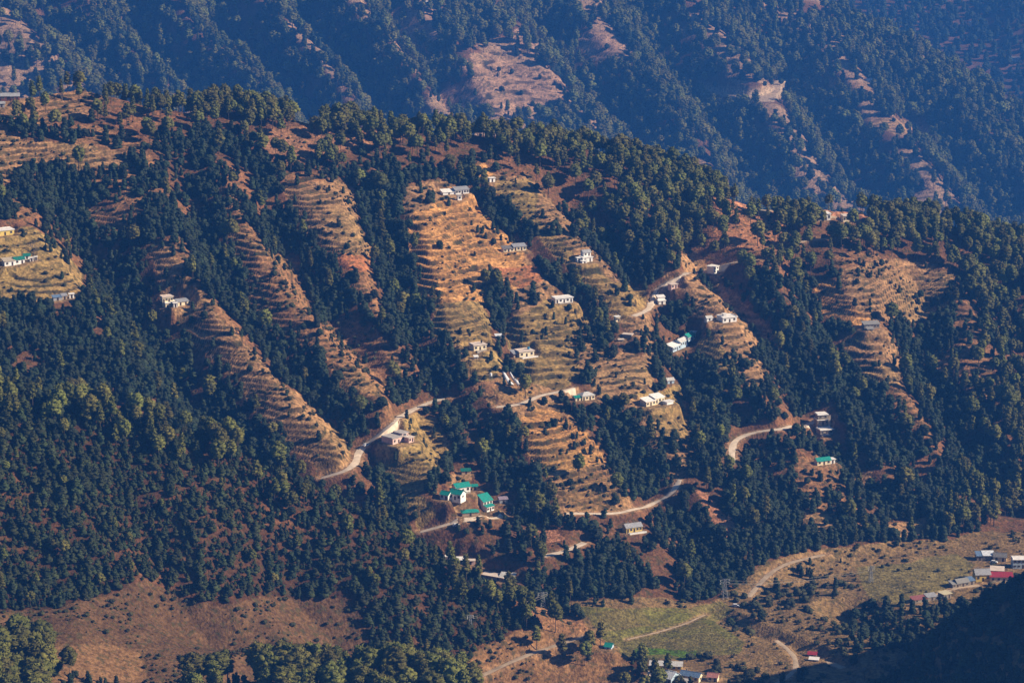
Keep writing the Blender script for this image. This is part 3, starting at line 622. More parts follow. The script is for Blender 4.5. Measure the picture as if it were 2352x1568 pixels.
# final shade of the ground sheet: risers are rough stone and weeds, their shade painted in dark
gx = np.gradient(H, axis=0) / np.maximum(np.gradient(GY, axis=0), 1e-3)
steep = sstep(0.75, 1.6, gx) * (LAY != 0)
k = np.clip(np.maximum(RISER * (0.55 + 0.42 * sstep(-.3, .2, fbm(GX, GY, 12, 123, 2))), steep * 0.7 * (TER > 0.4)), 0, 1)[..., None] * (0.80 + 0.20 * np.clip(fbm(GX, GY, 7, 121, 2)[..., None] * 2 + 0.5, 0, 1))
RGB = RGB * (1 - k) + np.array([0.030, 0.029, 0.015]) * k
RGB = RGB * np.array([1.14, 1.0, 0.84]); RGB = np.clip(RGB, 0.01, 0.8)

# ------------------------------------------------------------------ materials
MATS = {}
def mat(name, col, rough=0.9, var=0.12, scale=0.6, dirt=None, dirt_amt=0.0, spec=0.2, rand=0.0, metallic=0.0, wave=None):
    if name in MATS: return MATS[name]
    m = bpy.data.materials.new(name); m.use_nodes = True
    nt = m.node_tree; N = nt.nodes; Lk = nt.links; b = N['Principled BSDF']
    b.inputs['Roughness'].default_value = rough; b.inputs['Specular IOR Level'].default_value = spec; b.inputs['Metallic'].default_value = metallic
    tc = N.new('ShaderNodeTexCoord'); no = N.new('ShaderNodeTexNoise'); no.inputs['Scale'].default_value = scale; no.inputs['Detail'].default_value = 4
    Lk.new(tc.outputs['Object'], no.inputs['Vector'])
    mr = N.new('ShaderNodeMapRange'); mr.inputs[1].default_value = 0.3; mr.inputs[2].default_value = 0.7; mr.inputs[3].default_value = 1 - var; mr.inputs[4].default_value = 1 + var
    Lk.new(no.outputs['Fac'], mr.inputs[0])
    hsv = N.new('ShaderNodeHueSaturation'); hsv.inputs['Color'].default_value = (*col, 1)
    val = mr.outputs[0]
    if rand:
        oi = N.new('ShaderNodeObjectInfo'); r2 = N.new('ShaderNodeMapRange'); r2.inputs[3].default_value = 1 - rand; r2.inputs[4].default_value = 1 + rand
        Lk.new(oi.outputs['Random'], r2.inputs[0]); mu = N.new('ShaderNodeMath'); mu.operation = 'MULTIPLY'
        Lk.new(val, mu.inputs[0]); Lk.new(r2.outputs[0], mu.inputs[1]); val = mu.outputs[0]
        r3 = N.new('ShaderNodeMath'); r3.operation = 'MULTIPLY_ADD'; r3.inputs[1].default_value = 0.05; r3.inputs[2].default_value = 0.475
        fr = N.new('ShaderNodeMath'); fr.operation = 'FRACT'; m7 = N.new('ShaderNodeMath'); m7.operation = 'MULTIPLY'; m7.inputs[1].default_value = 7.31
        Lk.new(oi.outputs['Random'], m7.inputs[0]); Lk.new(m7.outputs[0], fr.inputs[0]); Lk.new(fr.outputs[0], r3.inputs[0]); Lk.new(r3.outputs[0], hsv.inputs['Hue'])
    Lk.new(val, hsv.inputs['Value'])
    out = hsv.outputs[0]
    if dirt:
        n2 = N.new('ShaderNodeTexNoise'); n2.inputs['Scale'].default_value = scale * 0.6; n2.inputs['Detail'].default_value = 6
        Lk.new(tc.outputs['Object'], n2.inputs['Vector'])
        rp = N.new('ShaderNodeMapRange'); rp.inputs[1].default_value = 0.48; rp.inputs[2].default_value = 0.72; rp.inputs[4].default_value = dirt_amt
        Lk.new(n2.outputs['Fac'], rp.inputs[0])
        mx = N.new('ShaderNodeMix'); mx.data_type = 'RGBA'; mx.inputs[7].default_value = (*dirt, 1)
        Lk.new(rp.outputs[0], mx.inputs[0]); Lk.new(out, mx.inputs[6]); out = mx.outputs[2]
    if wave:
        wv = N.new('ShaderNodeTexWave'); wv.inputs['Scale'].default_value = wave; wv.bands_direction = 'X'
        Lk.new(tc.outputs['Object'], wv.inputs['Vector'])
        bp = N.new('ShaderNodeBump'); bp.inputs['Strength'].default_value = 0.5; bp.inputs['Distance'].default_value = 0.05
        Lk.new(wv.outputs['Fac'], bp.inputs['Height']); Lk.new(bp.outputs[0], b.inputs['Normal'])
    Lk.new(out, b.inputs['Base Color'])
    MATS[name] = m
    return m
DIRT = (0.16, 0.11, 0.07)
WALLC = {'white': (.82, .80, .76), 'cream': (.80, .68, .46), 'yellow': (.68, .50, .14), 'pinkish': (.70, .48, .42), 'pale_blue': (.42, .55, .66), 'stone': (.27, .23, .19),
         'pale_green': (.45, .58, .40), 'tan_mud': (.42, .31, .21), 'grey': (.33, .33, .34), 'teal_wall': (.25, .52, .52), 'red_brown': (.20, .075, .05)}
ROOFC = {'slab_white': (.82, .78, .72), 'slab_pink': (.68, .56, .46), 'slab_grey': (.44, .40, .36), 'slab_yellow': (.6, .52, .33), 'tin_grey': (.34, .34, .35), 'tin_dark': (.19, .18, .17),
         'tin_tan': (.48, .40, .30), 'tin_green': (.01, .16, .12), 'tin_teal': (.012, .27, .215), 'tin_blue': (.14, .22, .34), 'tin_white': (.72, .74, .76), 'tin_pale': (.58, .56, .52),
         'tin_red': (.34, .03, .04), 'tin_faded_red': (.30, .10, .09), 'tin_salmon': (.46, .19, .15), 'tin_scarlet': (.62, .02, .02), 'tin_mauve': (.32, .25, .30), 'slate': (.25, .24, .22)}
def wallm(k): return mat('wall_' + k, WALLC[k], 0.9, 0.06, 0.9, DIRT, 0.25)
def roofm(k):
    tin = k.startswith('tin'); return mat('roof_' + k, ROOFC[k], 0.5 if tin else 0.9, 0.10, 0.7, DIRT, 0.28, 0.35 if tin else 0.2, wave=(4.0 if tin else None))
M_GLASS = mat('window_pane', (0.02, 0.025, 0.03), 0.25, 0.1, 1.0, spec=0.5)
M_FRAME = mat('window_frame', (0.35, 0.30, 0.24), 0.7)
M_DOOR = mat('door_wood', (0.06, 0.04, 0.03), 0.7)
M_CONC = mat('concrete', (0.42, 0.37, 0.31), 0.95, 0.15, 0.8, DIRT, 0.4)
M_STEEL = mat('galvanised_steel', (0.45, 0.46, 0.47), 0.45, 0.05, metallic=0.6)
M_WIRE = mat('wire', (0.5, 0.45, 0.36), 0.5, 0.02)
M_TANKB = mat('blue_plastic', (0.03, 0.20, 0.35), 0.4); M_TANKW = mat('white_plastic', (0.75, 0.75, 0.75), 0.4); M_TANKK = mat('black_plastic', (0.02, 0.02, 0.02), 0.4)
M_CARW = mat('white_car_paint', (0.75, 0.75, 0.75), 0.25, 0.02, spec=0.5); M_TYRE = mat('tyre_rubber', (0.02, 0.02, 0.02), 0.8)
M_PINE = mat('pine_needles', (0.112, 0.110, 0.021), 0.75, 0.35, 0.35, rand=0.35)
M_OAK = mat('oak_leaves', (0.022, 0.034, 0.014), 0.7, 0.35, 0.5, rand=0.40)
M_YOUNG = mat('young_pine_needles', (0.032, 0.042, 0.013), 0.75, 0.35, 0.6, rand=0.40)
M_BUSH = mat('bush_leaves', (0.044, 0.046, 0.018), 0.8, 0.35, 0.6, rand=0.45)
M_TWIG = mat('bare_twigs', (0.17, 0.135, 0.11), 0.9, 0.2, 0.5, rand=0.2)
M_BARK = mat('bark', (0.085, 0.060, 0.045), 0.95, 0.2, 1.0)
M_GRASS = mat('dry_grass', (0.26, 0.175, 0.085), 0.95, 0.3, 0.7, rand=0.35)

# ground: colour from the survey, fine grain from noise
mg = bpy.data.materials.new('hillside_soil'); mg.use_nodes = True
nt = mg.node_tree; N = nt.nodes; Lk = nt.links; b = N['Principled BSDF']; b.inputs['Roughness'].default_value = 0.95; b.inputs['Specular IOR Level'].default_value = 0.1
at = N.new('ShaderNodeAttribute'); at.attribute_name = 'soil'
ge = N.new('ShaderNodeNewGeometry')
def gnoise(scale, detail=5, lo=0.3, hi=0.7, a=0.7, c=1.3):
    n = N.new('ShaderNodeTexNoise'); n.inputs['Scale'].default_value = scale; n.inputs['Detail'].default_value = detail
    Lk.new(ge.outputs['Position'], n.inputs['Vector'])
    r = N.new('ShaderNodeMapRange'); r.inputs[1].default_value = lo; r.inputs[2].default_value = hi; r.inputs[3].default_value = a; r.inputs[4].default_value = c
    Lk.new(n.outputs['Fac'], r.inputs[0]); return r.outputs[0]
n1 = gnoise(0.55, 6, 0.32, 0.68, 0.50, 1.45); n2 = gnoise(0.11, 4, 0.3, 0.7, 0.78, 1.22)
mu = N.new('ShaderNodeMath'); mu.operation = 'MULTIPLY'; Lk.new(n1, mu.inputs[0]); Lk.new(n2, mu.inputs[1])
vm = N.new('ShaderNodeVectorMath'); vm.operation = 'SCALE'; Lk.new(at.outputs['Color'], vm.inputs[0]); Lk.new(mu.outputs[0], vm.inputs['Scale'])
# weeds
n3 = gnoise(0.30, 8, 0.53, 0.62, 0.0, 0.62)
mx = N.new('ShaderNodeMix'); mx.data_type = 'RGBA'; mx.inputs[7].default_value = (0.055, 0.055, 0.022, 1)
Lk.new(n3, mx.inputs[0]); Lk.new(vm.outputs[0], mx.inputs[6]); Lk.new(mx.outputs[2], b.inputs['Base Color'])
nb = N.new('ShaderNodeTexNoise'); nb.inputs['Scale'].default_value = 0.8; nb.inputs['Detail'].default_value = 6; Lk.new(ge.outputs['Position'], nb.inputs['Vector'])
bp = N.new('ShaderNodeBump'); bp.inputs['Strength'].default_value = 0.9; bp.inputs['Distance'].default_value = 0.9
Lk.new(nb.outputs['Fac'], bp.inputs['Height']); Lk.new(bp.outputs[0], b.inputs['Normal'])
M_ROAD = mat('dirt_road', (0.72, 0.58, 0.43), 0.95, 0.16, 0.35, (0.34, 0.25, 0.17), 0.4)
M_PATH = mat('footpath_dirt', (0.48, 0.36, 0.24), 0.95, 0.16, 0.35, (0.2, 0.14, 0.09), 0.5)

# ------------------------------------------------------------------ mesh building
def link_mesh(name, verts, faces, mats, parent=None, midx=None, smooth_=False):
    me = bpy.data.meshes.new(name)
    me.from_pydata([tuple(v) for v in verts], [], [tuple(f) for f in faces])
    for m in (mats if isinstance(mats, (list, tuple)) else [mats]): me.materials.append(m)
    if midx is not None: me.polygons.foreach_set('material_index', midx)
    if smooth_: me.polygons.foreach_set('use_smooth', [True] * len(me.polygons))
    me.update()
    o = bpy.data.objects.new(name, me); COL.objects.link(o)
    if parent: o.parent = parent
    return o

class MB:
    def __init__(s): s.v, s.f = [], []
    def add(s, v, f):
        o = len(s.v); s.v += [tuple(p) for p in v]; s.f += [tuple(i + o for i in q) for q in f]
    def box(s, x0, x1, y0, y1, z0, z1):
        s.add([(x0, y0, z0), (x1, y0, z0), (x1, y1, z0), (x0, y1, z0), (x0, y0, z1), (x1, y0, z1), (x1, y1, z1), (x0, y1, z1)],
              [(0, 3, 2, 1), (4, 5, 6, 7), (0, 1, 5, 4), (1, 2, 6, 5), (2, 3, 7, 6), (3, 0, 4, 7)])
    def slab(s, quad, th):
        """a sloping sheet: four top corners, thickness straight down"""
        q = [tuple(p) for p in quad]; l = [(p[0], p[1], p[2] - th) for p in q]
        s.add(q + l, [(0, 1, 2, 3), (7, 6, 5, 4), (0, 4, 5, 1), (1, 5, 6, 2), (2, 6, 7, 3), (3, 7, 4, 0)])
    def tube(s, a, b, r0, r1, n=6):
        a, b = Vector(a), Vector(b); d = (b - a).normalized()
        u = d.orthogonal().normalized(); w = d.cross(u)
        vs = []
        for p, r in ((a, r0), (b, r1)):
            for k in range(n):
                t = 2 * pi * k / n; vs.append(p + u * (r * cos(t)) + w * (r * sin(t)))
        fs = [(k, (k + 1) % n, n + (k + 1) % n, n + k) for k in range(n)]
        fs += [tuple(range(n - 1, -1, -1)), tuple(range(n, 2 * n))]
        s.add(vs, fs)
    def cyl(s, x, y, z0, z1, r, n=14, top=1.0): s.tube((x, y, z0), (x, y, z1), r, r * top, n)
    def build(s, name, m, parent=None): return link_mesh(name, s.v, s.f, m, parent)

def tag(o, label=None, cat=None, group=None, kind=None):
    if label: o['label'] = label
    if cat: o['category'] = cat
    if group: o['group'] = group
    if kind: o['kind'] = kind
    return o
def root(name, loc, rz=0.0):
    o = bpy.data.objects.new(name, None); COL.objects.link(o); o.location = loc; o.rotation_euler = (0, 0, rz); o.empty_display_size = 0.5
    return o

# the ground sheet
me = bpy.data.meshes.new('hillside_terrain')
V_ = np.stack([GX, GY, H], -1).reshape(-1, 3).astype(np.float32)
me.vertices.add(len(V_)); me.vertices.foreach_set('co', V_.ravel())
idx = np.arange(NU * NY).reshape(NY, NU)
F_ = np.stack([idx[:-1, :-1], idx[:-1, 1:], idx[1:, 1:], idx[1:, :-1]], -1).reshape(-1, 4)
me.loops.add(F_.size); me.loops.foreach_set('vertex_index', F_.ravel().astype(np.int32))
me.polygons.add(len(F_)); me.polygons.foreach_set('loop_start', np.arange(0, F_.size, 4, dtype=np.int32))
me.polygons.foreach_set('use_smooth', np.ones(len(F_), bool))
me.update(calc_edges=True)
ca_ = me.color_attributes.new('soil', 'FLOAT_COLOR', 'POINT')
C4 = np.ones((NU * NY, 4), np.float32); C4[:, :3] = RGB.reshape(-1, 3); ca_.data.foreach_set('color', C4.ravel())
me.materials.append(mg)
terrain = bpy.data.objects.new('hillside_terrain', me); COL.objects.link(terrain)
tag(terrain, 'steep dry hillsides with stepped fields above a narrow valley floor', kind='structure')

for kind, wd, Q in road_lines:
    P = Q[::2] if len(Q) > 8 else Q
    tn = np.gradient(P[:, :2], axis=0); tn /= np.linalg.norm(tn, axis=1)[:, None] + 1e-9
    nn = np.stack([-tn[:, 1], tn[:, 0]], 1)
    wv = wd / 2 * (1 + 0.12 * np.sin(np.arange(len(P)) * 1.3))
    offs = [-1, -0.35, 0.35, 1]; vs = []
    for k in range(len(P)):
        for o_ in offs:
            x, y = P[k, :2] + nn[k] * o_ * wv[k]
            gz = float(bil(H, np.array([x]), np.array([y]))[0])
            vs.append((x, y, max(P[k, 2] - 0.02, gz + 0.06) if abs(o_) < 1 else gz + 0.03))
    n = len(offs); fs = [(k * n + i, k * n + i + 1, (k + 1) * n + i + 1, (k + 1) * n + i) for k in range(len(P) - 1) for i in range(n - 1)]
    o = link_mesh('dirt_road' if kind == 'road' else 'footpath', vs, fs, M_ROAD if kind == 'road' else M_PATH)
    tag(o, kind='structure')

# ------------------------------------------------------------------ buildings
def building(h):
    R_ = tag(root(h['name'], (h['pos'][0], h['pos'][1], h['z']), radians(h['rz'])), h['label'], h['cat'], h['group'])
    for bi, (x, y, w, d, hh, z, wm, rk, rm, nw, nd) in enumerate(h['blocks']):
        x0, x1, y0, y1 = x - w / 2, x + w / 2, y, y + d
        zb = z - (1.5 if z <= 0.5 else (z + 0.8 if bi and z < 2.4 else 0.0)); zt = z + hh
        mb = MB(); rise = 0.0
        mb.box(x0, x1, y0, y1, zb, zt)
        rb = MB(); ov = 0.45
        if rk == 'flat':
            rb.box(x0 - ov, x1 + ov, y0 - ov * 1.3, y1 + ov * 0.7, zt + 0.003, zt + 0.22)
            if 'slab' in rm and hh > 2.3 and w > 6:
                pp = MB()
                for a in ((x0, x1, y1 - 0.1, y1 + 0.1), (x0 - 0.1, x0 + 0.1, y0 + 0.2, y1 - 0.12)): pp.box(a[0], a[1], a[2], a[3], zt + 0.223, zt + 0.5)
                pp.build('parapet', roofm(rm), R_)
        elif rk == 'shed':
            rise = 0.22 * d
            mb.add([(x0, y0 + .01, zt - .01), (x1, y0 + .01, zt - .01), (x1, y1, zt - .01), (x0, y1, zt - .01), (x0, y1, zt + rise), (x1, y1, zt + rise)], [(0, 3, 4), (1, 5, 2), (2, 5, 4, 3)])
            sl = rise / d
            rb.slab([(x0 - ov, y0 - ov, zt - ov * sl + .14), (x1 + ov, y0 - ov, zt - ov * sl + .14), (x1 + ov, y1 + .3, zt + rise + .3 * sl + .14), (x0 - ov, y1 + .3, zt + rise + .3 * sl + .14)], .10)
        elif rk == 'gable':
            rise = 0.30 * d
            ym = (y0 + y1) / 2; sl = rise / (d / 2)
            mb.add([(x0, y0, zt - .01), (x0, y1, zt - .01), (x0, ym, zt + rise), (x1, y0, zt - .01), (x1, y1, zt - .01), (x1, ym, zt + rise)], [(0, 2, 1), (3, 4, 5)])
            rb.slab([(x0 - ov, y0 - ov, zt - ov * sl + .14), (x1 + ov, y0 - ov, zt - ov * sl + .14), (x1 + ov, ym, zt + rise + .14), (x0 - ov, ym, zt + rise + .14)], .10)
            rb.slab([(x0 - ov, ym + .005, zt + rise + .14), (x1 + ov, ym + .005, zt + rise + .14), (x1 + ov, y1 + ov, zt - ov * sl + .14), (x0 - ov, y1 + ov, zt - ov * sl + .14)], .10)
            rb.box(x0 - ov, x1 + ov, ym - .15, ym + .15, zt + rise + .1, zt + rise + .22)
        else:
            rise = 0.28 * d; ym = (y0 + y1) / 2; q = min(d / 2, w / 3)
            A = [(x0 - ov, y0 - ov, zt + .02), (x1 + ov, y0 - ov, zt + .02), (x1 + ov, y1 + ov, zt + .02), (x0 - ov, y1 + ov, zt + .02), (x0 + q, ym, zt + rise), (x1 - q, ym, zt + rise)]
            rb.add(A, [(0, 1, 5, 4), (1, 2, 5), (2, 3, 4, 5), (3, 0, 4), (3, 2, 1, 0)])
        mb.build('wall', wallm(wm), R_)
        rf = rb.build('roof', roofm(rm), R_)
        if rk == 'gable' and w > 6.5 and hh > 2.4:
            c = MB(); c.box(x0 + w * .22, x0 + w * .22 + .5, (y0 + y1) / 2 + .4, (y0 + y1) / 2 + .9, zt + rise * .5, zt + rise + .8)
            co = c.build('chimney', wallm('stone'), rf)
        # openings: spread along the facade
        tot = nw + nd; storeys = 2 if hh > 4.4 else 1
        for st in range(storeys):
            hs_ = hh / storeys; zz = z + st * hs_
            for k in range(tot):
                cx = x0 + w * (k + 0.5) / tot
                isdoor = (st == 0) and nd and (k in ([tot // 2] if nd == 1 else list(range(0, tot, 2))[:nd] if nd < tot else range(tot)))
                if isdoor:
                    dh = min(2.05, hs_ * .84); dw = .52 if hh > 1.5 else .4
                    dm = MB(); dm.box(cx - dw, cx + dw, y0 - .05, y0 + .02, zz, zz + dh); dm.build('door', M_DOOR, R_)
                else:
                    ww = .58; z0_, z1_ = zz + hs_ * .36, zz + hs_ * .74
                    fm = MB()
                    fm.box(cx - ww - .1, cx + ww + .1, y0 - .10, y0 + .02, z1_, z1_ + .1); fm.box(cx - ww - .1, cx + ww + .1, y0 - .14, y0 + .02, z0_ - .1, z0_)
                    fm.box(cx - ww - .1, cx - ww, y0 - .09, y0 + .02, z0_, z1_); fm.box(cx + ww, cx + ww + .1, y0 - .09, y0 + .02, z0_, z1_); fm.box(cx - .03, cx + .03, y0 - .08, y0 + .02, z0_, z1_)
                    wi = fm.build('window', M_FRAME, R_)
                    pn = MB(); pn.box(cx - ww, cx + ww, y0 - .05, y0 + .01, z0_, z1_); pn.build('pane', M_GLASS, wi)
        if hh > 2.4 and d > 4 and w > 4:      # a window in the right end wall
            fm = MB(); yc = y0 + d * .45; fm.box(x1 - .02, x1 + .07, yc - .6, yc + .6, z + hh * .38, z + hh * .72)
            fm.build('window', M_GLASS, R_)
    b0 = h['blocks'][0]; x, y, w, d, hh = b0[:5]; ex = h['extras']
    if 'porch' in ex or hh < 0:
        pb = MB(); pb.box(x - w * .35, x + w * .42, y - 2.2, y - .05, -1.2, .12); pb.build('porch_floor', M_CONC, R_)
    if 'yard_wall' in ex:
        pb = MB(); pb.box(x - w * .45, x + w * .62, y - 3.0, y - .05, -1.5, .1); pb.build('porch_floor', M_CONC, R_)
        pb = MB(); pb.box(x - w * .45, x + w * .62, y - 3.18, y - 3.003, -1.5, .75); pb.build('yard_wall', wallm('white'), R_)
    if 'parapet' in ex:
        pb = MB(); pb.box(x + w / 2 + .46, x + w / 2 + .7, y - .8, y + d + .5, -1, hh + 1.1); pb.build('parapet', wallm('white'), R_)
    if 'parapet_low' in ex:
        pb = MB()
        for a in ((x - w / 2 - .4, x + w / 2 + .4, y - .55, y - .35), (x + w / 2 + .25, x + w / 2 + .4, y - .34, y + d)): pb.box(a[0], a[1], a[2], a[3], hh + .223, hh + .55)
        pb.build('parapet', wallm('white'), R_)
    if 'blue_tank' in ex or 'drum' in ex:
        t = tag(root('water_tank', (0, 0, 0)), 'round blue water tank on the flat roof of the larger cream house' if 'blue_tank' in ex else 'black water drum on the flat roof of the smaller cream house', 'water tank')
        ca, sa = cos(radians(h['rz'])), sin(radians(h['rz'])); lx, ly = x + w * .33, y + d * .6
        t.location = (h['pos'][0] + lx * ca - ly * sa, h['pos'][1] + lx * sa + ly * ca, h['z'] + b0[5] + hh + .23)
        c = MB(); c.cyl(0, 0, 0, 1.25, .75 if 'blue_tank' in ex else .5, 14); c.tube((0, 0, 1.25), (0, 0, 1.5), .75 if 'blue_tank' in ex else .5, .3, 14)
        c.build('body', M_TANKB if 'blue_tank' in ex else M_TANKK, t)
        c = MB(); c.cyl(0, 0, 1.5, 1.6, .28, 10); c.build('lid', M_TANKK, t)
for h in H_: building(h)

def gpos(px, py, **k):
    x, y, z = ground_at(px, py, H, **k); return x, y, float(z)

# two long white plastic covers lying down the bank
for i, (px, py, L_, lab) in enumerate([(1176, 888, 12, 'long white plastic field cover, the left and broader of two on the bare bank'), (1194, 888, 13, 'long white plastic field cover, the right and narrower of two on the bare bank')]):
    x, y, z = gpos(px, py)
    R_ = tag(root('plastic_tunnel', (x, y, z)), lab, 'plastic tunnel')
    n = 7; m_ = 9; vs, fs = [], []
    for k in range(m_ + 1):
        t = k / m_; X = -t * L_ * .42; Y = t * L_ * .9
        zz = float(bil(H, np.array([x + X]), np.array([y + Y]))[0]) - z
        wd = (1.7 if i == 0 else 1.2) * (1 - .55 * t)
        for j in range(n):
            a = pi * j / (n - 1); vs.append((X + wd * cos(a), Y + wd * .4 * cos(a), zz + 0.05 + 1.15 * sin(a)))
    fs = [(k * n + j, k * n + j + 1, (k + 1) * n + j + 1, (k + 1) * n + j) for k in range(m_) for j in range(n - 1)]
    link_mesh('cover', vs, fs, M_TANKW, R_)
    c = MB()
    for k in (0, m_):
        for j in range(n - 1): c.tube(vs[k * n + j], vs[k * n + j + 1], .06, .06, 4)
    c.build('hoop', M_STEEL, R_)

# water tank on a post frame
x, y, z = gpos(1125, 880)
R_ = tag(root('tank_stand', (x, y, z)), 'white water tank on a tall thin frame above the road', 'tank stand')
c = MB(); c.cyl(.6, 0, 4.3, 5.7, .75); c.tube((.6, 0, 5.7), (.6, 0, 5.95), .75, .3, 14); c.build('tank', M_TANKW, R_)
for sx in (0, 1.2):
    for sy in (-.5, .5):
        c = MB(); c.tube((sx, sy, -.3), (sx, sy, 4.2), .06, .06, 5); c.build('leg', M_STEEL, R_)
c = MB(); c.box(-.2, 1.4, -.7, .7, 4.2, 4.3); c.build('platform', M_CONC, R_)

# lattice pylons and their wires
def pylon(px, py, hgt, label, wide=1.0, **k):
    x, y, z = gpos(px, py, **k)
    R_ = tag(root('power_pylon', (x, y, z), radians(20)), label, 'pylon')
    s0, s1 = 1.5 * wide, .35 * wide
    cs = [(-1, -1), (1, -1), (1, 1), (-1, 1)]
    for a in cs:
        c = MB(); c.tube((a[0] * s0, a[1] * s0, -.4), (a[0] * s1, a[1] * s1, hgt), .13, .09, 4); c.build('leg', M_STEEL, R_)
    c = MB(); nb_ = 6
    for q_ in range(nb_):
        t0, t1 = q_ / nb_, (q_ + 1) / nb_; r0, r1 = s0 + (s1 - s0) * t0, s0 + (s1 - s0) * t1
        for a, b_ in zip(cs, cs[1:] + cs[:1]):
            c.tube((a[0] * r0, a[1] * r0, hgt * t0), (b_[0] * r1, b_[1] * r1, hgt * t1), .06, .06, 3)
            c.tube((b_[0] * r0, b_[1] * r0, hgt * t0), (a[0] * r1, a[1] * r1, hgt * t1), .06, .06, 3)
    c.build('bracing', M_STEEL, R_)
    tips = []
    for zz in (hgt * .80, hgt * .93):
        for s in (-1, 1):
            c = MB(); c.tube((s * s1 * .8, 0, zz + .5), (s * 2.6 * wide, 0, zz + .15), .09, .06, 4); c.tube((s * s1 * .8, 0, zz - .1), (s * 2.6 * wide, 0, zz + .1), .09, .06, 4); c.build('cross_arm', M_STEEL, R_)
            c = MB(); c.cyl(s * 2.5 * wide, 0, zz - .7, zz + .12, .1, 6); c.build('insulator', M_TANKW, R_)
            tips.append(Vector((x, y, z)) + Matrix.Rotation(radians(20), 3, 'Z') @ Vector((s * 2.5 * wide, 0, zz - .7)))
    return tips
def wire(a, b, sag, label):
    pts = []
    for k in range(25):
        t = k / 24; p = a.lerp(b, t); p.z -= sag * 4 * t * (1 - t); pts.append(p)
    c = MB()
    for p, q_ in zip(pts[:-1], pts[1:]): c.tube(p, q_, .05, .05, 3)
    tag(c.build('power_line', M_WIRE), label, 'wire')
pA = pylon(1664, 1374, 11, 'steel lattice pylon at the upper edge of the green valley field', 1.0, dmin=1300)
pB = pylon(2000, 1336, 9, 'thin lattice pylon among the dry fields left of the valley hamlet', .7, dmin=1300)
pC = pylon(1246, 1393, 8, 'lattice pylon on the nose of the left hill', 1.0)
pD = pylon(1080, 1444, 7, 'pale narrow pylon in the bushes on the left hill flank', .6)
for k, w_ in ((0, 'lower left'), (1, 'lower right'), (3, 'upper right')):
    wire(pA[k], pB[k], 2.5, 'thin power line over the valley scrub, ' + w_ + ' strand between the two valley pylons')
    wire(pD[k], pC[k], 1.2, 'thin power line over the left hill bushes, ' + w_ + ' strand between its two pylons')

# cars
def car(px, py, rz, label, paint, **k):
    x, y, z = gpos(px, py, **k)
    R_ = tag(root('parked_car', (x, y, z + .08), radians(rz)), label, 'car')
    prof = [(-2.0, .35), (-2.0, .85), (-1.75, .95), (-1.35, 1.42), (.45, 1.45), (1.0, .98), (1.85, .85), (2.0, .6), (2.0, .35)]
    vs = [(a, s * .82, c_) for s in (-1, 1) for a, c_ in prof]; n = len(prof)
    link_mesh('body', vs, [tuple(range(n)), tuple(range(2 * n - 1, n - 1, -1))] + [(i, n + i, n + (i + 1) % n, (i + 1) % n) for i in range(n)], paint, R_)
    for s in (-1, 1):
        c = MB(); c.add([(-1.25, s * .835, 1.0), (.85, s * .835, 1.0), (.38, s * .835, 1.36), (-1.2, s * .835, 1.36)], [(0, 1, 2, 3)]); c.build('window', M_GLASS, R_)
        for wx in (-1.3, 1.3):
            c = MB(); c.tube((wx, s * .72, .33), (wx, s * .9, .33), .33, .33, 12); wl = c.build('wheel', M_TYRE, R_)
    c = MB(); c.add([(.99, -.7, 1.02), (.99, .7, 1.02), (.5, .66, 1.43), (.5, -.66, 1.43)], [(0, 1, 2, 3)]); c.build('windscreen', M_GLASS, R_)
car(1048, 1209, 15, 'white car on the lower road below the teal-roofed lodges', M_CARW)
car(841, 1024, 50, 'tiny pale car on the road bend left of the pink roadside house', M_CARW)
car(1690, 1393, -15, 'white car parked at the upper corner of the green valley field', M_CARW, dmin=1300)
car(2283, 1293, -20, 'white car in front of the grey gabled valley cottage', M_CARW, dmin=1300)
print('people and buildings done')

# ------------------------------------------------------------------ vegetation shapes
def ico(sub):
    import bmesh
    bm = bmesh.new(); bmesh.ops.create_icosphere(bm, subdivisions=sub, radius=1.0)
    v = np.array([q.co[:] for q in bm.verts]); f = np.array([[q.index for q in p.verts] for p in bm.faces]); bm.free()
    return v, f
ICO = {k: ico(k) for k in (1, 2, 3)}

def foliage(lumps, rng, sub=2, rough=0.22, tufts=40, ts=0.5):
    """leafy clumps: rumpled lobes with loose sprays of needles or leaves standing off them"""
    vs, fs, o = [], [], 0
    v0, f0 = ICO[sub]
    for (c, r) in lumps:
        c = np.array(c); r = np.array(r) * np.ones(3)
        k = 1 + rough * (rng.random(len(v0)) * 2 - 1) + 0.12 * np.sin(v0 @ (rng.random(3) * 7) + rng.random() * 6)
        vs.append(v0 * k[:, None] * r + c); fs.append(f0 + o); o += len(v0)
        n = tufts
        d = rng.normal(size=(n, 3)); d /= np.linalg.norm(d, axis=1)[:, None]
        p = d * r * (0.92 + 0.25 * rng.random((n, 1))) + c
        e1 = np.cross(d, rng.normal(size=(n, 3))); e1 /= np.linalg.norm(e1, axis=1)[:, None] + 1e-9
        e2 = np.cross(d, e1) + d * rng.normal(size=(n, 1)) * 0.8
        s = ts * (0.5 + rng.random((n, 1)))
        tri = np.stack([p - e1 * s * .6, p + e1 * s * .6, p + e2 * s * 1.1], 1).reshape(-1, 3)
        vs.append(tri); fs.append(np.arange(3 * n).reshape(-1, 3) + o); o += 3 * n
    return np.concatenate(vs), np.concatenate(fs)

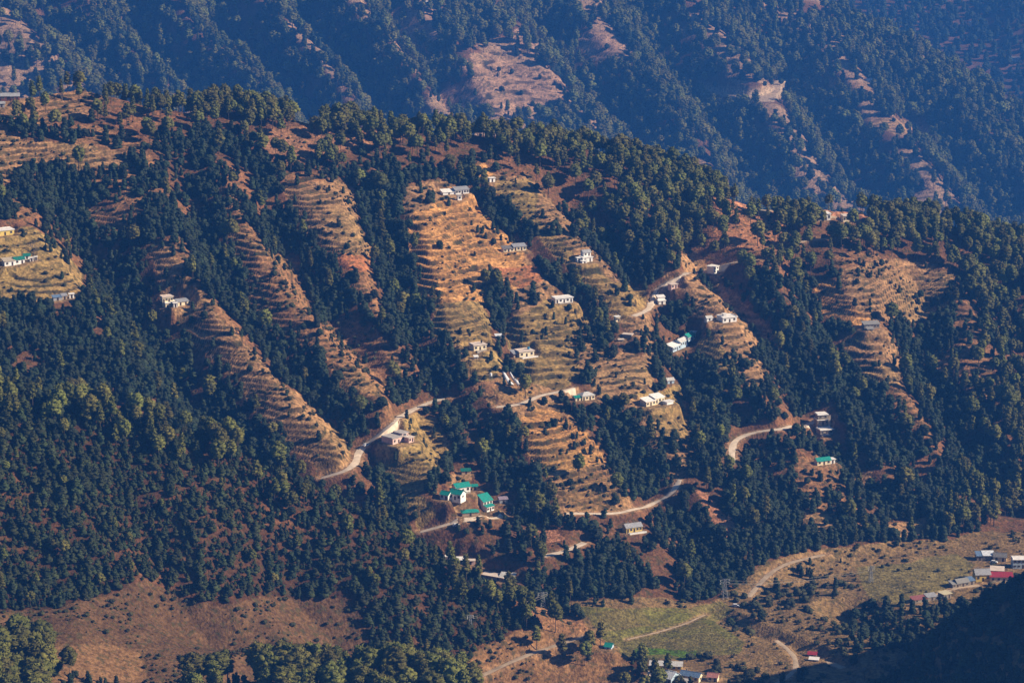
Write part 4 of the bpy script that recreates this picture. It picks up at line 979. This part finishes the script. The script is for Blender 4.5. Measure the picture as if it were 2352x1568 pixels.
def raw_mesh(name, parts):
    """one mesh from (verts, faces, material) parts; faces triangles"""
    me = bpy.data.meshes.new(name)
    V = np.concatenate([p[0] for p in parts]); o = 0; F, MI = [], []
    for i, (v, f, m) in enumerate(parts):
        F.append(np.array(f) + o); MI.append(np.full(len(f), i)); o += len(v); me.materials.append(m)
    F = np.concatenate(F); MI = np.concatenate(MI)
    me.vertices.add(len(V)); me.vertices.foreach_set('co', V.astype(np.float32).ravel())
    me.loops.add(F.size); me.loops.foreach_set('vertex_index', F.astype(np.int32).ravel())
    me.polygons.add(len(F)); me.polygons.foreach_set('loop_start', np.arange(0, F.size, 3, dtype=np.int32))
    me.polygons.foreach_set('material_index', MI.astype(np.int32)); me.update(calc_edges=True)
    return me

def tubes(segs, n=5):
    vs, fs = [], []
    for a, b_, r0, r1 in segs:
        a, b_ = np.array(a, float), np.array(b_, float); d = b_ - a; d /= np.linalg.norm(d) + 1e-9
        u = np.cross(d, [0.3, 0.9, 0.1]); u /= np.linalg.norm(u) + 1e-9; w = np.cross(d, u); o = len(vs)
        for p, r in ((a, r0), (b_, r1)):
            for k in range(n):
                t = 2 * pi * k / n; vs.append(p + u * r * cos(t) + w * r * sin(t))
        for k in range(n):
            k2 = (k + 1) % n; fs += [(o + k, o + k2, o + n + k2), (o + k, o + n + k2, o + n + k)]
    return np.array(vs), np.array(fs)

def pine_parts(seed, form):
    rng = np.random.default_rng(seed); Hh = 15.0
    lean = rng.normal(size=2) * 0.25
    base = {'umbrella': .56, 'round': .47, 'tall': .40, 'narrow': .34, 'ragged': .46}[form]
    R = {'umbrella': 3.9, 'round': 3.6, 'tall': 2.8, 'narrow': 2.1, 'ragged': 3.2}[form]
    L, seg = [], []
    top = lambda t: np.array([lean[0] * t, lean[1] * t, Hh * t])
    n = {'umbrella': 15, 'round': 18, 'tall': 18, 'narrow': 16, 'ragged': 14}[form]
    for k in range(n):
        t = (k + .5) / n; h = base + (1 - base) * t * .95
        prof = {'umbrella': sin(pi * min(1, .28 + .62 * t)) ** .7, 'round': sin(pi * (.12 + .80 * t)) ** .7, 'tall': (1 - t) ** .55 * min(1, .5 + 2 * t), 'narrow': (1 - t) ** .6 * min(1, .6 + 2 * t), 'ragged': (.4 + .8 * rng.random()) * (1 - .6 * t)}[form]
        a = k * 2.4 + rng.random() * .8; rr = R * prof * (.50 + .25 * rng.random())
        c = top(h) + np.array([rr * cos(a), rr * sin(a), rng.normal() * .25])
        r = (0.50 + 0.22 * rng.random()) * R * (.45 + .55 * prof) * .78
        L.append((c, (r, r, r * .70))); seg.append((top(h - .05), c, .10, .04))
    L.append((top(.965), (R * .33, R * .33, R * .3)))
    crown = foliage(L, rng, 2, .30, 95, .50)
    seg = [(top(-.03), top(.3), .26, .21), (top(.3), top(.65), .21, .14), (top(.65), top(.95), .14, .05)] + seg
    return crown, tubes(seg)

def oak_parts(seed, form):
    rng = np.random.default_rng(seed); Hh = 9.0
    L = []
    if form == 'column':
        n = 13
        for k in range(n):
            t = k / (n - 1); a = rng.random() * 6.3; rr = 1.15 * (1 - .4 * t) * rng.random()
            r = (1.95 - .80 * t) * (.70 + .5 * rng.random())
            L.append(((rr * cos(a), rr * sin(a), 1.2 + t * 7.0), (r * .8, r * .8, r * .85)))
    elif form == 'dome':
        n = 17
        for k in range(n):
            t = (k + .5) / n; a = k * 2.4; rr = 2.3 * math.sqrt(1 - t * t) * (.6 + .4 * rng.random()); r = 1.15 * (.7 + .5 * rng.random())
            L.append(((rr * cos(a), rr * sin(a), 2.2 + t * 5.4), (r, r, r * .85)))
        L.append(((0, 0, 4.2), (2.1, 2.1, 2.9)))
    else:
        n = 12
        ax = rng.random() * 6.3
        for k in range(n):
            t = k / (n - 1); s_ = 1 if k % 2 else -1; off = .9 * s_ * (.3 + t * .7)
            r = (1.75 - .7 * t) * (.65 + .5 * rng.random())
            L.append(((off * cos(ax) + rng.normal() * .2, off * sin(ax) + rng.normal() * .2, 1.0 + t * (7.2 if s_ > 0 else 5.6)), (r, r, r)))
    crown = foliage(L, rng, 2, .30, 60, .38)
    return crown, tubes([((0, 0, -.5), (0.1, 0, 3.5), .24, .15), ((.1, 0, 3.5), (0, .1, 7), .15, .05)])

def young_parts(seed):
    rng = np.random.default_rng(seed); L = []
    for k in range(9):
        t = k / 8; a = k * 2.4; rr = .75 * (1 - t) * (.5 + .6 * rng.random()); r = (1.15 - .80 * t) * (.85 + .25 * rng.random())
        L.append(((rr * cos(a), rr * sin(a), .8 + t * 4.0), (r, r, r * .9)))
    return foliage(L, rng, 2, .22, 26, .30), tubes([((0, 0, -.3), (0, 0, 4.6), .12, .03)], 4)

def bush_parts(seed):
    rng = np.random.default_rng(seed); L = []
    for k in range(5):
        a = k * 1.5; r = .55 + .35 * rng.random(); L.append(((.55 * cos(a) * rng.random(), .55 * sin(a) * rng.random(), .35 + .55 * rng.random()), (r, r, r * .8)))
    return foliage(L, rng, 1, .25, 30, .26)

def bare_parts(seed):
    rng = np.random.default_rng(seed); seg = []
    def grow(p, d, L, r, lev):
        q = p + d * L; seg.append((p, q, r, r * .65))
        if lev == 0: return
        for _ in range(3 if lev > 1 else 4):
            nd = d + rng.normal(size=3) * .48; nd[2] = abs(nd[2]) * .9 + .12; nd /= np.linalg.norm(nd)
            grow(p + d * L * (.55 + .45 * rng.random()), nd, L * (.62 + .15 * rng.random()), r * .6, lev - 1)
    grow(np.array([0, 0, -.3]), np.array([0., 0., 1.]), 2.6, .24, 5)
    return tubes(seg, 3)

PROTO = bpy.data.collections.new('tree_shapes')          # never linked: only lends its shapes
KIND = {}
def make_kind(kind, specs, leafm):
    out = []
    sub = bpy.data.collections.new('shapes_' + kind)
    for i, (fn, adj) in enumerate(specs):
        r = fn()
        if kind in ('bush',): full = raw_mesh(kind, [(r[0], r[1], leafm)]); cr = full; tr = None
        elif kind == 'bare': full = raw_mesh(kind, [(r[0], r[1], leafm)]); cr = full; tr = None
        else:
            (cv, cf_), (tv, tf) = r
            full = raw_mesh(kind, [(cv, cf_, leafm), (tv, tf, M_BARK)])
            cr = raw_mesh(kind + '_crown', [(cv, cf_, leafm)]); tr = raw_mesh(kind + '_trunk', [(tv, tf, M_BARK)])
        o = bpy.data.objects.new('shape_%s_%02d' % (kind, i), full); sub.objects.link(o)
        out.append(dict(full=full, crown=cr, trunk=tr, adj=adj))
    KIND[kind] = (out, sub)
make_kind('pine', [(lambda s=s, f=f: pine_parts(s, f), a) for s, f, a in [(1, 'umbrella', 'umbrella-topped'), (2, 'round', 'round-headed'), (3, 'tall', 'tall tapering'), (4, 'narrow', 'slim spired'), (5, 'ragged', 'ragged open-crowned'), (6, 'round', 'full-crowned'), (7, 'umbrella', 'broad flat-topped'), (8, 'tall', 'dense conical'), (9, 'ragged', 'gappy uneven')]], M_PINE)
make_kind('oak', [(lambda s=s, f=f: oak_parts(s, f), a) for s, f, a in [(11, 'column', 'columnar lumpy'), (12, 'dome', 'domed dark'), (13, 'fork', 'twin-topped'), (14, 'column', 'thin upright'), (15, 'dome', 'broad bushy'), (16, 'fork', 'forked narrow'), (17, 'column', 'knobbly pollarded')]], M_OAK)
make_kind('young', [(lambda s=s: young_parts(s), a) for s, a in [(21, 'pointed'), (22, 'plump'), (23, 'crooked'), (24, 'stocky')]], M_YOUNG)
make_kind('bush', [(lambda s=s: bush_parts(s), a) for s, a in [(31, 'rounded'), (32, 'dark'), (33, 'spreading'), (34, 'ragged')]], M_BUSH)
make_kind('bare', [(lambda s=s: bare_parts(s), a) for s, a in [(41, 'grey'), (42, 'spreading'), (43, 'brown')]], M_TWIG)

# ------------------------------------------------------------------ where the plants stand
ANG = (H - CAMZ) / GY
RUN = np.maximum.accumulate(ANG, axis=0)
RUN = np.vstack([RUN[:1], RUN[:-1]])
def scatter(s, x0, x1, y0, y1, seed):
    rng = np.random.default_rng(seed)
    X, Y = np.meshgrid(np.arange(x0, x1, s), np.arange(y0, y1, s)); X = X.ravel(); Y = Y.ravel()
    X = X + (rng.random(X.shape) - .5) * s * 1.1; Y = Y + (rng.random(Y.shape) - .5) * s * 1.1
    k = np.abs(X / Y) < .262; X, Y = X[k], Y[k]
    return X, Y, rng
def keep_seen(X, Y, Z, hgt):
    px, py = project(X, Y, Z)
    k = (px > -380) & (px < 2352 + 440) & (py > -120) & (py < 1568 + 90)
    vis = (Z + hgt * 1.0 - CAMZ) / Y > near_at(RUN, X, Y) - 0.006
    return k & vis
PTS = {k: [] for k in KIND}
def put(kind, X, Y, S, rng, sink=0.0, W=None):
    Z = bil(H, X, Y) - sink
    hh = {'pine': 15, 'oak': 9, 'young': 5, 'bush': 1.3, 'bare': 9}[kind]
    k = keep_seen(X, Y, Z, hh * S)
    X, Y, Z, S = X[k], Y[k], Z[k], S[k]; n = len(X)
    wsc = ((np.ones(n) * {'oak': 1.22, 'young': 1.45}.get(kind, 1.0)) if W is None else W[k]) * (0.85 + 0.3 * rng.random(n))
    nv = len(KIND[kind][0])
    PTS[kind].append(np.stack([X, Y, Z, S * wsc, S, rng.random(n) * 6.28, rng.integers(0, nv, n)], 1))

dcrest = lambda X, Y: cm(X)[0] - Y
# main slope and valley side: oaks, pines towards the crest and to the right
X, Y, rng = scatter(3.1, -500, 500, 1330, 1960, 101)
lay = near_at(LAY, X, Y); de = near_at(DENS, X, Y); pr = rng.random(len(X))
PX, PY = project(X, Y, bil(H, X, Y))
dc = dcrest(X, Y)
patch = fbm(X, Y, 70, 201, 2)
pinep = np.where(PX > 1150, sstep(95, 45, dc + 25 * patch), sstep(55, 20, dc + 25 * patch))
pinep = np.maximum(pinep, sstep(2150, 2330, PX + 90 * patch) * .75)
pinep = np.maximum(pinep, .07)
pinep = np.where((PX < 560) & (dc > 20), np.maximum(pinep, .08), pinep)
bare_slope = 1 - 0.75 * (fbm(X, Y, 26, 205, 3) > .26) - 0.15 * (np.abs(patch) < .04)
base = (lay == 1) & (pr < de * bare_slope) & (dc > -14)
isp = rng.random(len(X)) < pinep
thin = rng.random(len(X)) < np.where(dc < 18, np.where(PX > 560, .62, .42), np.where(dc < 45, np.where(PX > 1150, .36, .19), .30))
k = base & isp & thin
put('pine', X[k], Y[k], .66 + .40 * rng.random(k.sum()), rng)
k = base & ~isp & (dc > 22)
S = .46 + .50 * rng.random(k.sum()) ** 1.3
put('oak', X[k], Y[k], S, rng)
# a few trees and many bushes inside the fields, chiefly on the banks between steps
k = (lay == 1) & (de < .1) & (near_at(BUSH, X, Y) > .08) & (rng.random(len(X)) < .012 + .028 * near_at(BUSH, X, Y) + .16 * (fbm(X, Y, 20, 221, 2) > .34))
put('oak', X[k], Y[k], .28 + .36 * rng.random(k.sum()), rng)
X, Y, rng = scatter(2.5, -430, 470, 1240, 1900, 102)
lay = near_at(LAY, X, Y); bu = near_at(BUSH, X, Y); ri = near_at(RISER, X, Y); te = near_at(TER, X, Y)
clus = fbm(X, Y, 18, 207, 2)
pb = bu * np.where(te > .3, np.where(ri > .5, 1.2, .14), .26) * np.clip(.7 + 2.2 * clus, .1, 3)
k = np.isin(lay, [0, 1]) & (rng.random(len(X)) < pb)
put('bush', X[k], Y[k], (.55 + .9 * rng.random(k.sum()) ** 2), rng)
# leafless trees here and there on the banks and in the woods
X, Y, rng = scatter(13, -400, 430, 1280, 1850, 120)
lay = near_at(LAY, X, Y); k = np.isin(lay, [0, 1]) & (near_at(BUSH, X, Y) > .1) & (rng.random(len(X)) < .075)
put('bare', X[k], Y[k], .45 + .40 * rng.random(k.sum()), rng)
# valley floor: scattered scrub and small trees, thicker along the dark gully
X, Y, rng = scatter(5.0, -80, 330, 1240, 1460, 103)
lay = near_at(LAY, X, Y); PX, PY = project(X, Y, bil(H, X, Y)); cl = fbm(X, Y, 35, 209, 2)
m = (lay == 0) & (near_at(BUSH, X, Y) > .2)
k = m & (rng.random(len(X)) < .10 + .5 * (cl > .25))
put('bush', X[k], Y[k], 1.0 + 1.6 * rng.random(k.sum()), rng)
k = m & (PX > 1950) & (PX < 2230) & (PY > 1390) & (PY < 1500) & (rng.random(len(X)) < .75)
put('oak', X[k], Y[k], .45 + .35 * rng.random(k.sum()), rng)
k = (lay == 0) & (rng.random(len(X)) < .75 * near_at(DENS, X, Y))
put('oak', X[k], Y[k], .6 + .45 * rng.random(k.sum()), rng)
k = m & (rng.random(len(X)) < .022)
put('oak', X[k], Y[k], .45 + .35 * rng.random(k.sum()), rng)
# left hill: small pines and bushes, full pines along its crest
X, Y, rng = scatter(2.45, -330, 130, 1150, 1400, 104)
lay = near_at(LAY, X, Y); de = near_at(DENS, X, Y); PX, PY = project(X, Y, bil(H, X, Y)); dcf = cfo(X)[0] - Y
m = (lay == 2) & (rng.random(len(X)) < de * .93)
big = fbm(X, Y, 40, 211, 2)
S = (.34 + .85 * rng.random(len(X)) ** 2.2) * (1 + .6 * np.clip(big, 0, 1))
isoak = (fbm(X, Y, 55, 213, 2) > .02)
k = m & ~isoak; put('young', X[k], Y[k], S[k], rng)
k = m & isoak; put('oak', X[k], Y[k], S[k] * .55, rng)
k = (lay == 2) & (np.abs(dcf - 6) < 14) & (rng.random(len(X)) < np.where(PX < 560, .12, np.where(PX < 1250, .05, .04)))
put('pine', X[k], Y[k], .70 + .28 * rng.random(k.sum()), rng)
k = (lay == 2) & (dcf > 15) & (rng.random(len(X)) < .012 * (de > .5)); put('pine', X[k], Y[k], .40 + .2 * rng.random(k.sum()), rng)
k = (lay == 2) & (de < .1) & (rng.random(len(X)) < .5 * near_at(BUSH, X, Y) * np.clip(.5 + 3.2 * fbm(X, Y, 20, 219, 3), .04, 2)); put('bush', X[k], Y[k], .35 + .95 * rng.random(k.sum()) ** 2, rng)
# dark hump at the lower right
X, Y, rng = scatter(3.0, 100, 300, 1120, 1300, 105)
lay = near_at(LAY, X, Y)
k = (lay == 5) & (rng.random(len(X)) < .9); isb = rng.random(len(X)) < .35
put('oak', X[k & isb], Y[k & isb], .35 + .35 * rng.random((k & isb).sum()), rng)
put('young', X[k & ~isb], Y[k & ~isb], .45 + .95 * rng.random((k & ~isb).sum()), rng)
# near hump with big pines at the bottom left
X, Y, rng = scatter(5.2, -240, 10, 1120, 1200, 106)
lay = near_at(LAY, X, Y); PX, PY = project(X, Y, bil(H, X, Y))
clump = ((PX < 125) & (rng.random(len(X)) < .7)) | ((PX > 425) & (PX < 530)) & (rng.random(len(X)) < .45) | ((PX > 590) & (PX < 860) | (PX > 875) & (PX < 950) | (PX > 965) & (PX < 1090)) & (rng.random(len(X)) < .95)
k = (Y < 1178) & clump & (PX < 1110)
put('pine', X[k], Y[k], .92 + .30 * rng.random(k.sum()), rng, W=np.full(k.sum(), 1.2))
X, Y, rng = scatter(3.2, -240, 10, 1120, 1200, 107)
k = (Y < 1168) & (rng.random(len(X)) < .45); put('oak', X[k], Y[k], .25 + .3 * rng.random(k.sum()), rng)
# far slope
X, Y, rng = scatter(7.4, -1120, 1120, 3600, 4420, 108)
lay = near_at(LAY, X, Y); de = near_at(DENS, X, Y); isp = rng.random(len(X)) < .6 + .4 * fbm(X, Y, 90, 215, 2)
fgap = 1 - .6 * (fbm(X, Y, 60, 217, 3) > .2)
k = (lay == 3) & (rng.random(len(X)) < np.clip(de * .95 * fgap, 0, 1)) & (Y < 4390)
put('pine', X[k & isp], Y[k & isp], 1.15 + .75 * rng.random((k & isp).sum()), rng)
put('oak', X[k & ~isp], Y[k & ~isp], 1.2 + .9 * rng.random((k & ~isp).sum()), rng)
k = (lay == 3) & (de < .1) & (rng.random(len(X)) < .3 * near_at(BUSH, X, Y)); put('oak', X[k], Y[k], .6 + .5 * rng.random(k.sum()), rng)
# farthest hill, thinly
X, Y, rng = scatter(14, 420, 1500, 4780, 6100, 109)
k = (near_at(LAY, X, Y) == 4) & (rng.random(len(X)) < .7) & (np.abs(X - 993 - (Y - 5300) * .05) > 36)
put('oak', X[k], Y[k], 1.5 + .8 * rng.random(k.sum()), rng)

# trees picked out one by one
def spot(kind, px, py, s, v, label=None, **kw):
    x, y, z = gpos(px, py, **kw)
    PTS[kind].append(np.array([[x, y, z - .2, s, s, RNG.random() * 6.28, v]]))
LONE = []
def lone(kind, px, py, s, v, label, **kw):
    x, y, z = gpos(px, py, **kw); LONE.append((kind, x, y, z - .2, s, RNG.random() * 6.28, v, label))
lone('pine', 1975, 489, .98, 0, 'lone umbrella pine standing clear of the others on the bare right ridge')
lone('pine', 1903, 484, .70, 6, 'flat-topped pine behind the white crest house')
lone('pine', 1858, 500, .9, 2, 'slim tree left of the white crest house, standing by the track')
lone('pine', 1773, 625, 1.15, 3, 'tallest slim pine above the end of the upper road', )
lone('pine', 1822, 590, 1.1, 2, 'tall pine between the upper road end and the ridge track')
lone('pine', 1845, 610, .9, 3, 'second tall pine right of the upper road end')
lone('oak', 1434, 670, 1.1, 0, 'solitary dark columnar tree on the greenish terraces')
lone('oak', 1480, 665, .9, 3, 'dark upright tree between the solitary column tree and the upper road')
lone('pine', 1115, 668, .85, 1, 'left pine of a pair on the golden terraces')
lone('pine', 1140, 672, .95, 1, 'right pine of a pair on the golden terraces')
lone('pine', 160, 1562, 1.0, 6, 'broad pine standing alone at the left of the brown bottom meadow')
lone('pine', 905, 690, .85, 1, 'round pine at the left edge of the golden terraces')
lone('pine', 954, 585, .85, 2, 'pointed pine where the dark trees meet the golden terraces')
lone('pine', 1207, 915, .95, 5, 'full green pine directly above the middle stretch of road')
lone('pine', 1235, 1205, 1.2, 5, 'big full-crowned pine right of the teal-roofed lodges')
lone('pine', 1277, 1205, 1.0, 7, 'dense pine next to the big full-crowned one near the lodges')
lone('pine', 1330, 1100, .9, 1, 'round pine on the lower golden terraces')
lone('pine', 1417, 1140, .9, 5, 'pine at the right side of the lower terraces')
lone('pine', 482, 930, .95, 1, 'pale round pine standing alone at the creek edge left of the bare spur')
lone('pine', 350, 760, .8, 1, 'olive-crowned tree below the tall cream house')
lone('bare', 78, 583, 1.1, 0, 'leafless tree behind the green-roofed hut on the left village slope')
lone('bare', 143, 232, 1.1, 1, 'leafless tree alone on the bare ridge top at the left')
lone('bare', 1062, 1062, 1.0, 2, 'leafless pale tree right of the pink roadside house')
lone('bare', 355, 715, .8, 2, 'leafless pinkish tree left of the tall cream house')
lone('bare', 560, 940, .8, 0, 'leafless tree on the middle of the grey bare spur')
lone('bare', 530, 1000, .7, 1, 'leafless tree at the lower left of the grey bare spur')
for i, (px, py) in enumerate([(1985, 1560), (2015, 1535), (2045, 1570), (2080, 1550), (2060, 1528), (1960, 1590), (2000, 1596), (2105, 1580)]):
    lone('bare', px, py, 1.1 + .2 * (i % 3), i % 3, 'leafless grey tree in the thicket at the bottom beside the dark hump', dmin=1270)
lone('bare', 1640, 720, .8, 0, 'leafless tree above the broad white terrace house')
lone('bare', 2290, 1260, .8, 1, 'leafless tree behind the valley barn', dmin=1300)
lone('oak', 1748, 1425, .75, 4, 'bright yellow-green bushy tree on the dry valley scrub', dmin=1300)
lone('oak', 2300, 1392, 1.3, 1, 'dark conifer rising in front of the red valley roofs', dmin=1180)

NAMES = {'pine': ('pine_tree', 'pine tree', 'pine'), 'oak': ('oak_tree', 'oak tree', 'oak'), 'young': ('young_pine', 'young pine', 'young pine'), 'bush': ('bush', 'bush', 'bush'), 'bare': ('bare_tree', 'bare tree', 'leafless tree')}
AREAS = [(150, 1500, 'in the dark clump at the bottom left corner'), (480, 1520, 'on the knoll beside the brown meadow at the bottom'), (720, 1500, 'in the tall clump behind the bottom pink roof'), (950, 1530, 'in the clump at the bottom right of the pink roof'), (1080, 1545, 'beside the dirt path at the bottom'),
         (60, 920, 'in the crest row of the left hill'), (280, 960, 'on the crest row of the left hill above the dark slope'), (480, 1010, 'where the left hill crest meets the creek'), (720, 1130, 'on the left hill crest below the road'), (900, 1230, 'on the left hill crest near the lodges'), (1100, 1350, 'around the scarlet-roofed hut on the left hill'), (1260, 1440, 'on the nose of the left hill by the pylon'),
         (1420, 1500, 'in the thicket between the dirt path and the green field'), (1250, 1500, 'beside the dirt path climbing the left hill'), (200, 1150, 'on the dark middle flank of the left hill'), (450, 1250, 'on the left hill flank above the brown grass slope'), (700, 1350, 'in the shady hollow of the left hill'), (950, 1400, 'on the lower flank of the left hill'), (300, 1400, 'on the brown grass slope below the left hill'), (650, 1430, 'in the dry brush at the foot of the left hill'),
         (100, 200, 'on the ridge behind the red-brown house'), (400, 250, 'on the left part of the main ridge line'), (700, 270, 'on the main ridge line above the pinkish bare slope'), (1000, 290, 'on the middle of the main ridge line'), (1300, 320, 'on the main ridge line right of centre'), (1550, 400, 'on the falling right part of the main ridge'), (1700, 460, 'on the pine knoll above the bare red slope'), (2200, 520, 'on the right end of the main ridge'),
         (1350, 450, 'on the pine slope below the ridge'), (2250, 750, 'on the dark right-hand slope'), (2200, 1000, 'low on the dark right-hand slope'), (1900, 900, 'below the golden right-hand field'), (1700, 1200, 'in the woods between lower road and valley'), (1450, 1300, 'in the woods above the green valley field'), (1150, 1050, 'in the deep gully below the middle road'), (900, 1120, 'left of the teal-roofed lodges'), (600, 700, 'between the two left terraced strips'), (200, 700, 'in the dark wood of the left creek'),
         (1850, 1450, 'on the dry scrub of the valley floor'), (2150, 1450, 'along the dark stream gully by the hamlet'), (1560, 1420, 'at the edge of the green valley field'), (2100, 1300, 'behind the stepped valley fields'), (2250, 1480, 'on the dark hump at the lower right'), (2300, 1400, 'on top of the dark hump in front of the red roofs'), (1650, 1560, 'around the bottom-edge house cluster')]
AX = np.array([(a[0], a[1]) for a in AREAS], float)

def plant(kind, x, y, z, w, s, rz, v, label, group=None):
    pr = KIND[kind][0][int(v)]
    nm, cat, _ = NAMES[kind]
    if pr['trunk'] is None:
        o = bpy.data.objects.new(nm, pr['full']); COL.objects.link(o)
    else:
        o = bpy.data.objects.new(nm, None); COL.objects.link(o)
        for pn, dm in (('crown', pr['crown']), ('trunk', pr['trunk'])):
            c = bpy.data.objects.new(pn, dm); COL.objects.link(c); c.parent = o
    o.location = (x, y, z); o.scale = (w, w, s); o.rotation_euler = (0, 0, rz)
    tag(o, label, cat, group)
for kind, x, y, z, s, rz, v, label in LONE:
    plant(kind, x, y, z, s, s, rz, v, label, 'leafless trees in the bottom thicket' if 'thicket at the bottom' in label else None)

def stuff_instancer(name, kind, A, label, cat):
    me = bpy.data.meshes.new(name); me.vertices.add(len(A)); me.vertices.foreach_set('co', A[:, :3].astype(np.float32).ravel())
    for an, col_ in (('wide', 3), ('tall', 4), ('turn', 5)):
        a = me.attributes.new(an, 'FLOAT', 'POINT'); a.data.foreach_set('value', A[:, col_].astype(np.float32))
    a = me.attributes.new('pick', 'INT', 'POINT'); a.data.foreach_set('value', A[:, 6].astype(np.int32))
    o = bpy.data.objects.new(name, me); COL.objects.link(o)
    ng = bpy.data.node_groups.new(name + '_nodes', 'GeometryNodeTree')
    ng.interface.new_socket('Geometry', in_out='INPUT', socket_type='NodeSocketGeometry'); ng.interface.new_socket('Geometry', in_out='OUTPUT', socket_type='NodeSocketGeometry')
    n = ng.nodes; l = ng.links
    gi, go = n.new('NodeGroupInput'), n.new('NodeGroupOutput'); ip = n.new('GeometryNodeInstanceOnPoints'); ci = n.new('GeometryNodeCollectionInfo')
    ci.inputs[0].default_value = KIND[kind][1]; ci.inputs['Separate Children'].default_value = True; ci.inputs['Reset Children'].default_value = True
    def attr(nm, ty='FLOAT'):
        q_ = n.new('GeometryNodeInputNamedAttribute'); q_.data_type = ty; q_.inputs['Name'].default_value = nm; return q_.outputs['Attribute']
    cs = n.new('ShaderNodeCombineXYZ'); w_ = attr('wide'); l.new(w_, cs.inputs[0]); l.new(w_, cs.inputs[1]); l.new(attr('tall'), cs.inputs[2])
    cr = n.new('ShaderNodeCombineXYZ'); l.new(attr('turn'), cr.inputs[2])
    l.new(gi.outputs[0], ip.inputs['Points']); l.new(ci.outputs[0], ip.inputs['Instance']); ip.inputs['Pick Instance'].default_value = True
    l.new(attr('pick', 'INT'), ip.inputs['Instance Index']); l.new(cr.outputs[0], ip.inputs['Rotation']); l.new(cs.outputs[0], ip.inputs['Scale'])
    l.new(ip.outputs[0], go.inputs[0])
    md = o.modifiers.new('scatter', 'NODES'); md.node_group = ng
    tag(o, label, cat, kind='stuff')
STUFF = {'pine': ('pine_forest', 'countless smaller pines of the far forest and the ridge woods', 'forest'), 'oak': ('oak_forest', 'dense dark oak woods filling the gullies between the fields', 'forest'),
         'young': ('young_pine_growth', 'dense young pine growth over the dark left hill', 'young growth'), 'bush': ('terrace_scrub', 'weeds and scrub along the terrace banks and valley floor', 'scrub')}
tot = {}
for kind in ('pine', 'oak', 'young', 'bush', 'bare'):
    A = np.concatenate(PTS[kind]); tot[kind] = len(A)
    hh = {'pine': 15, 'oak': 9, 'young': 5, 'bush': 1.3, 'bare': 9}[kind]
    px, py = project(A[:, 0], A[:, 1], A[:, 2] + hh * .5 * A[:, 4])
    ttop = (A[:, 2] + hh * A[:, 4] * .7 - CAMZ) / A[:, 1] > near_at(RUN, A[:, 0], A[:, 1])
    inview = (px > 4) & (px < 2348) & (py > 4) & (py < 1564) & ttop
    size = np.where(inview, A[:, 4] * A[:, 3] / A[:, 1] ** 2, -1)
    if kind in ('oak',): size = np.where(py > 1575, -1, size)
    order = np.argsort(-size)
    n_ind = 300 - sum(1 for q_ in LONE if q_[0] == kind)
    tq = np.quantile(A[order[:n_ind], 4], [.33, .67])
    for i in order[:n_ind]:
        ai = int(np.argmin(((AX - (px[i], py[i])) ** 2).sum(1)))
        pr = KIND[kind][0][int(A[i, 6])]
        _, cat, word = NAMES[kind]
        dx_, dy_ = px[i] - AX[ai, 0], py[i] - AX[ai, 1]
        side = ('upper' if dy_ < -18 else 'lower' if dy_ > 18 else 'middle') + ('-left' if dx_ < -45 else '-right' if dx_ > 45 else '')
        tall_ = 'tall ' if A[i, 4] > tq[1] else 'short ' if A[i, 4] < tq[0] else ''
        plu = 'bushes' if word == 'bush' else word + 's'
        plant(kind, *A[i, :3], A[i, 3], A[i, 4], A[i, 5], A[i, 6], (lambda a_, b_: (a_ + tall_ + b_) if len((a_ + tall_ + b_).split()) <= 16 else a_ + b_ if len((a_ + b_).split()) <= 16 else b_)(side + ' ', pr['adj'] + ' ' + word + ' ' + AREAS[ai][2]), plu + ' ' + AREAS[ai][2])
    if len(A) > n_ind: stuff_instancer(STUFF[kind][0], kind, A[order[n_ind:]], STUFF[kind][1], STUFF[kind][2])
print('plants', tot)

# ------------------------------------------------------------------ air
if HAZE > 0:
    zlo, zhi = float(H.min()) - 1, max(CAMZ, float(H.max()) + 25) + 8
    c = MB(); c.box(-3100, 3100, -60, 8750, zlo, zhi)
    hz = c.build('haze', None); hz.data.materials.clear()
    m = bpy.data.materials.new('haze_air'); m.use_nodes = True; nt = m.node_tree; nt.nodes.clear()
    o_ = nt.nodes.new('ShaderNodeOutputMaterial'); pv = nt.nodes.new('ShaderNodeVolumePrincipled')
    pv.inputs['Color'].default_value = (0.07, 0.31, 1.0, 1); pv.inputs['Density'].default_value = HAZE; pv.inputs['Anisotropy'].default_value = 0.2
    nt.links.new(pv.outputs[0], o_.inputs['Volume']); hz.data.materials.append(m)
    tag(hz, 'thin blue mountain haze filling the valley air', kind='stuff')
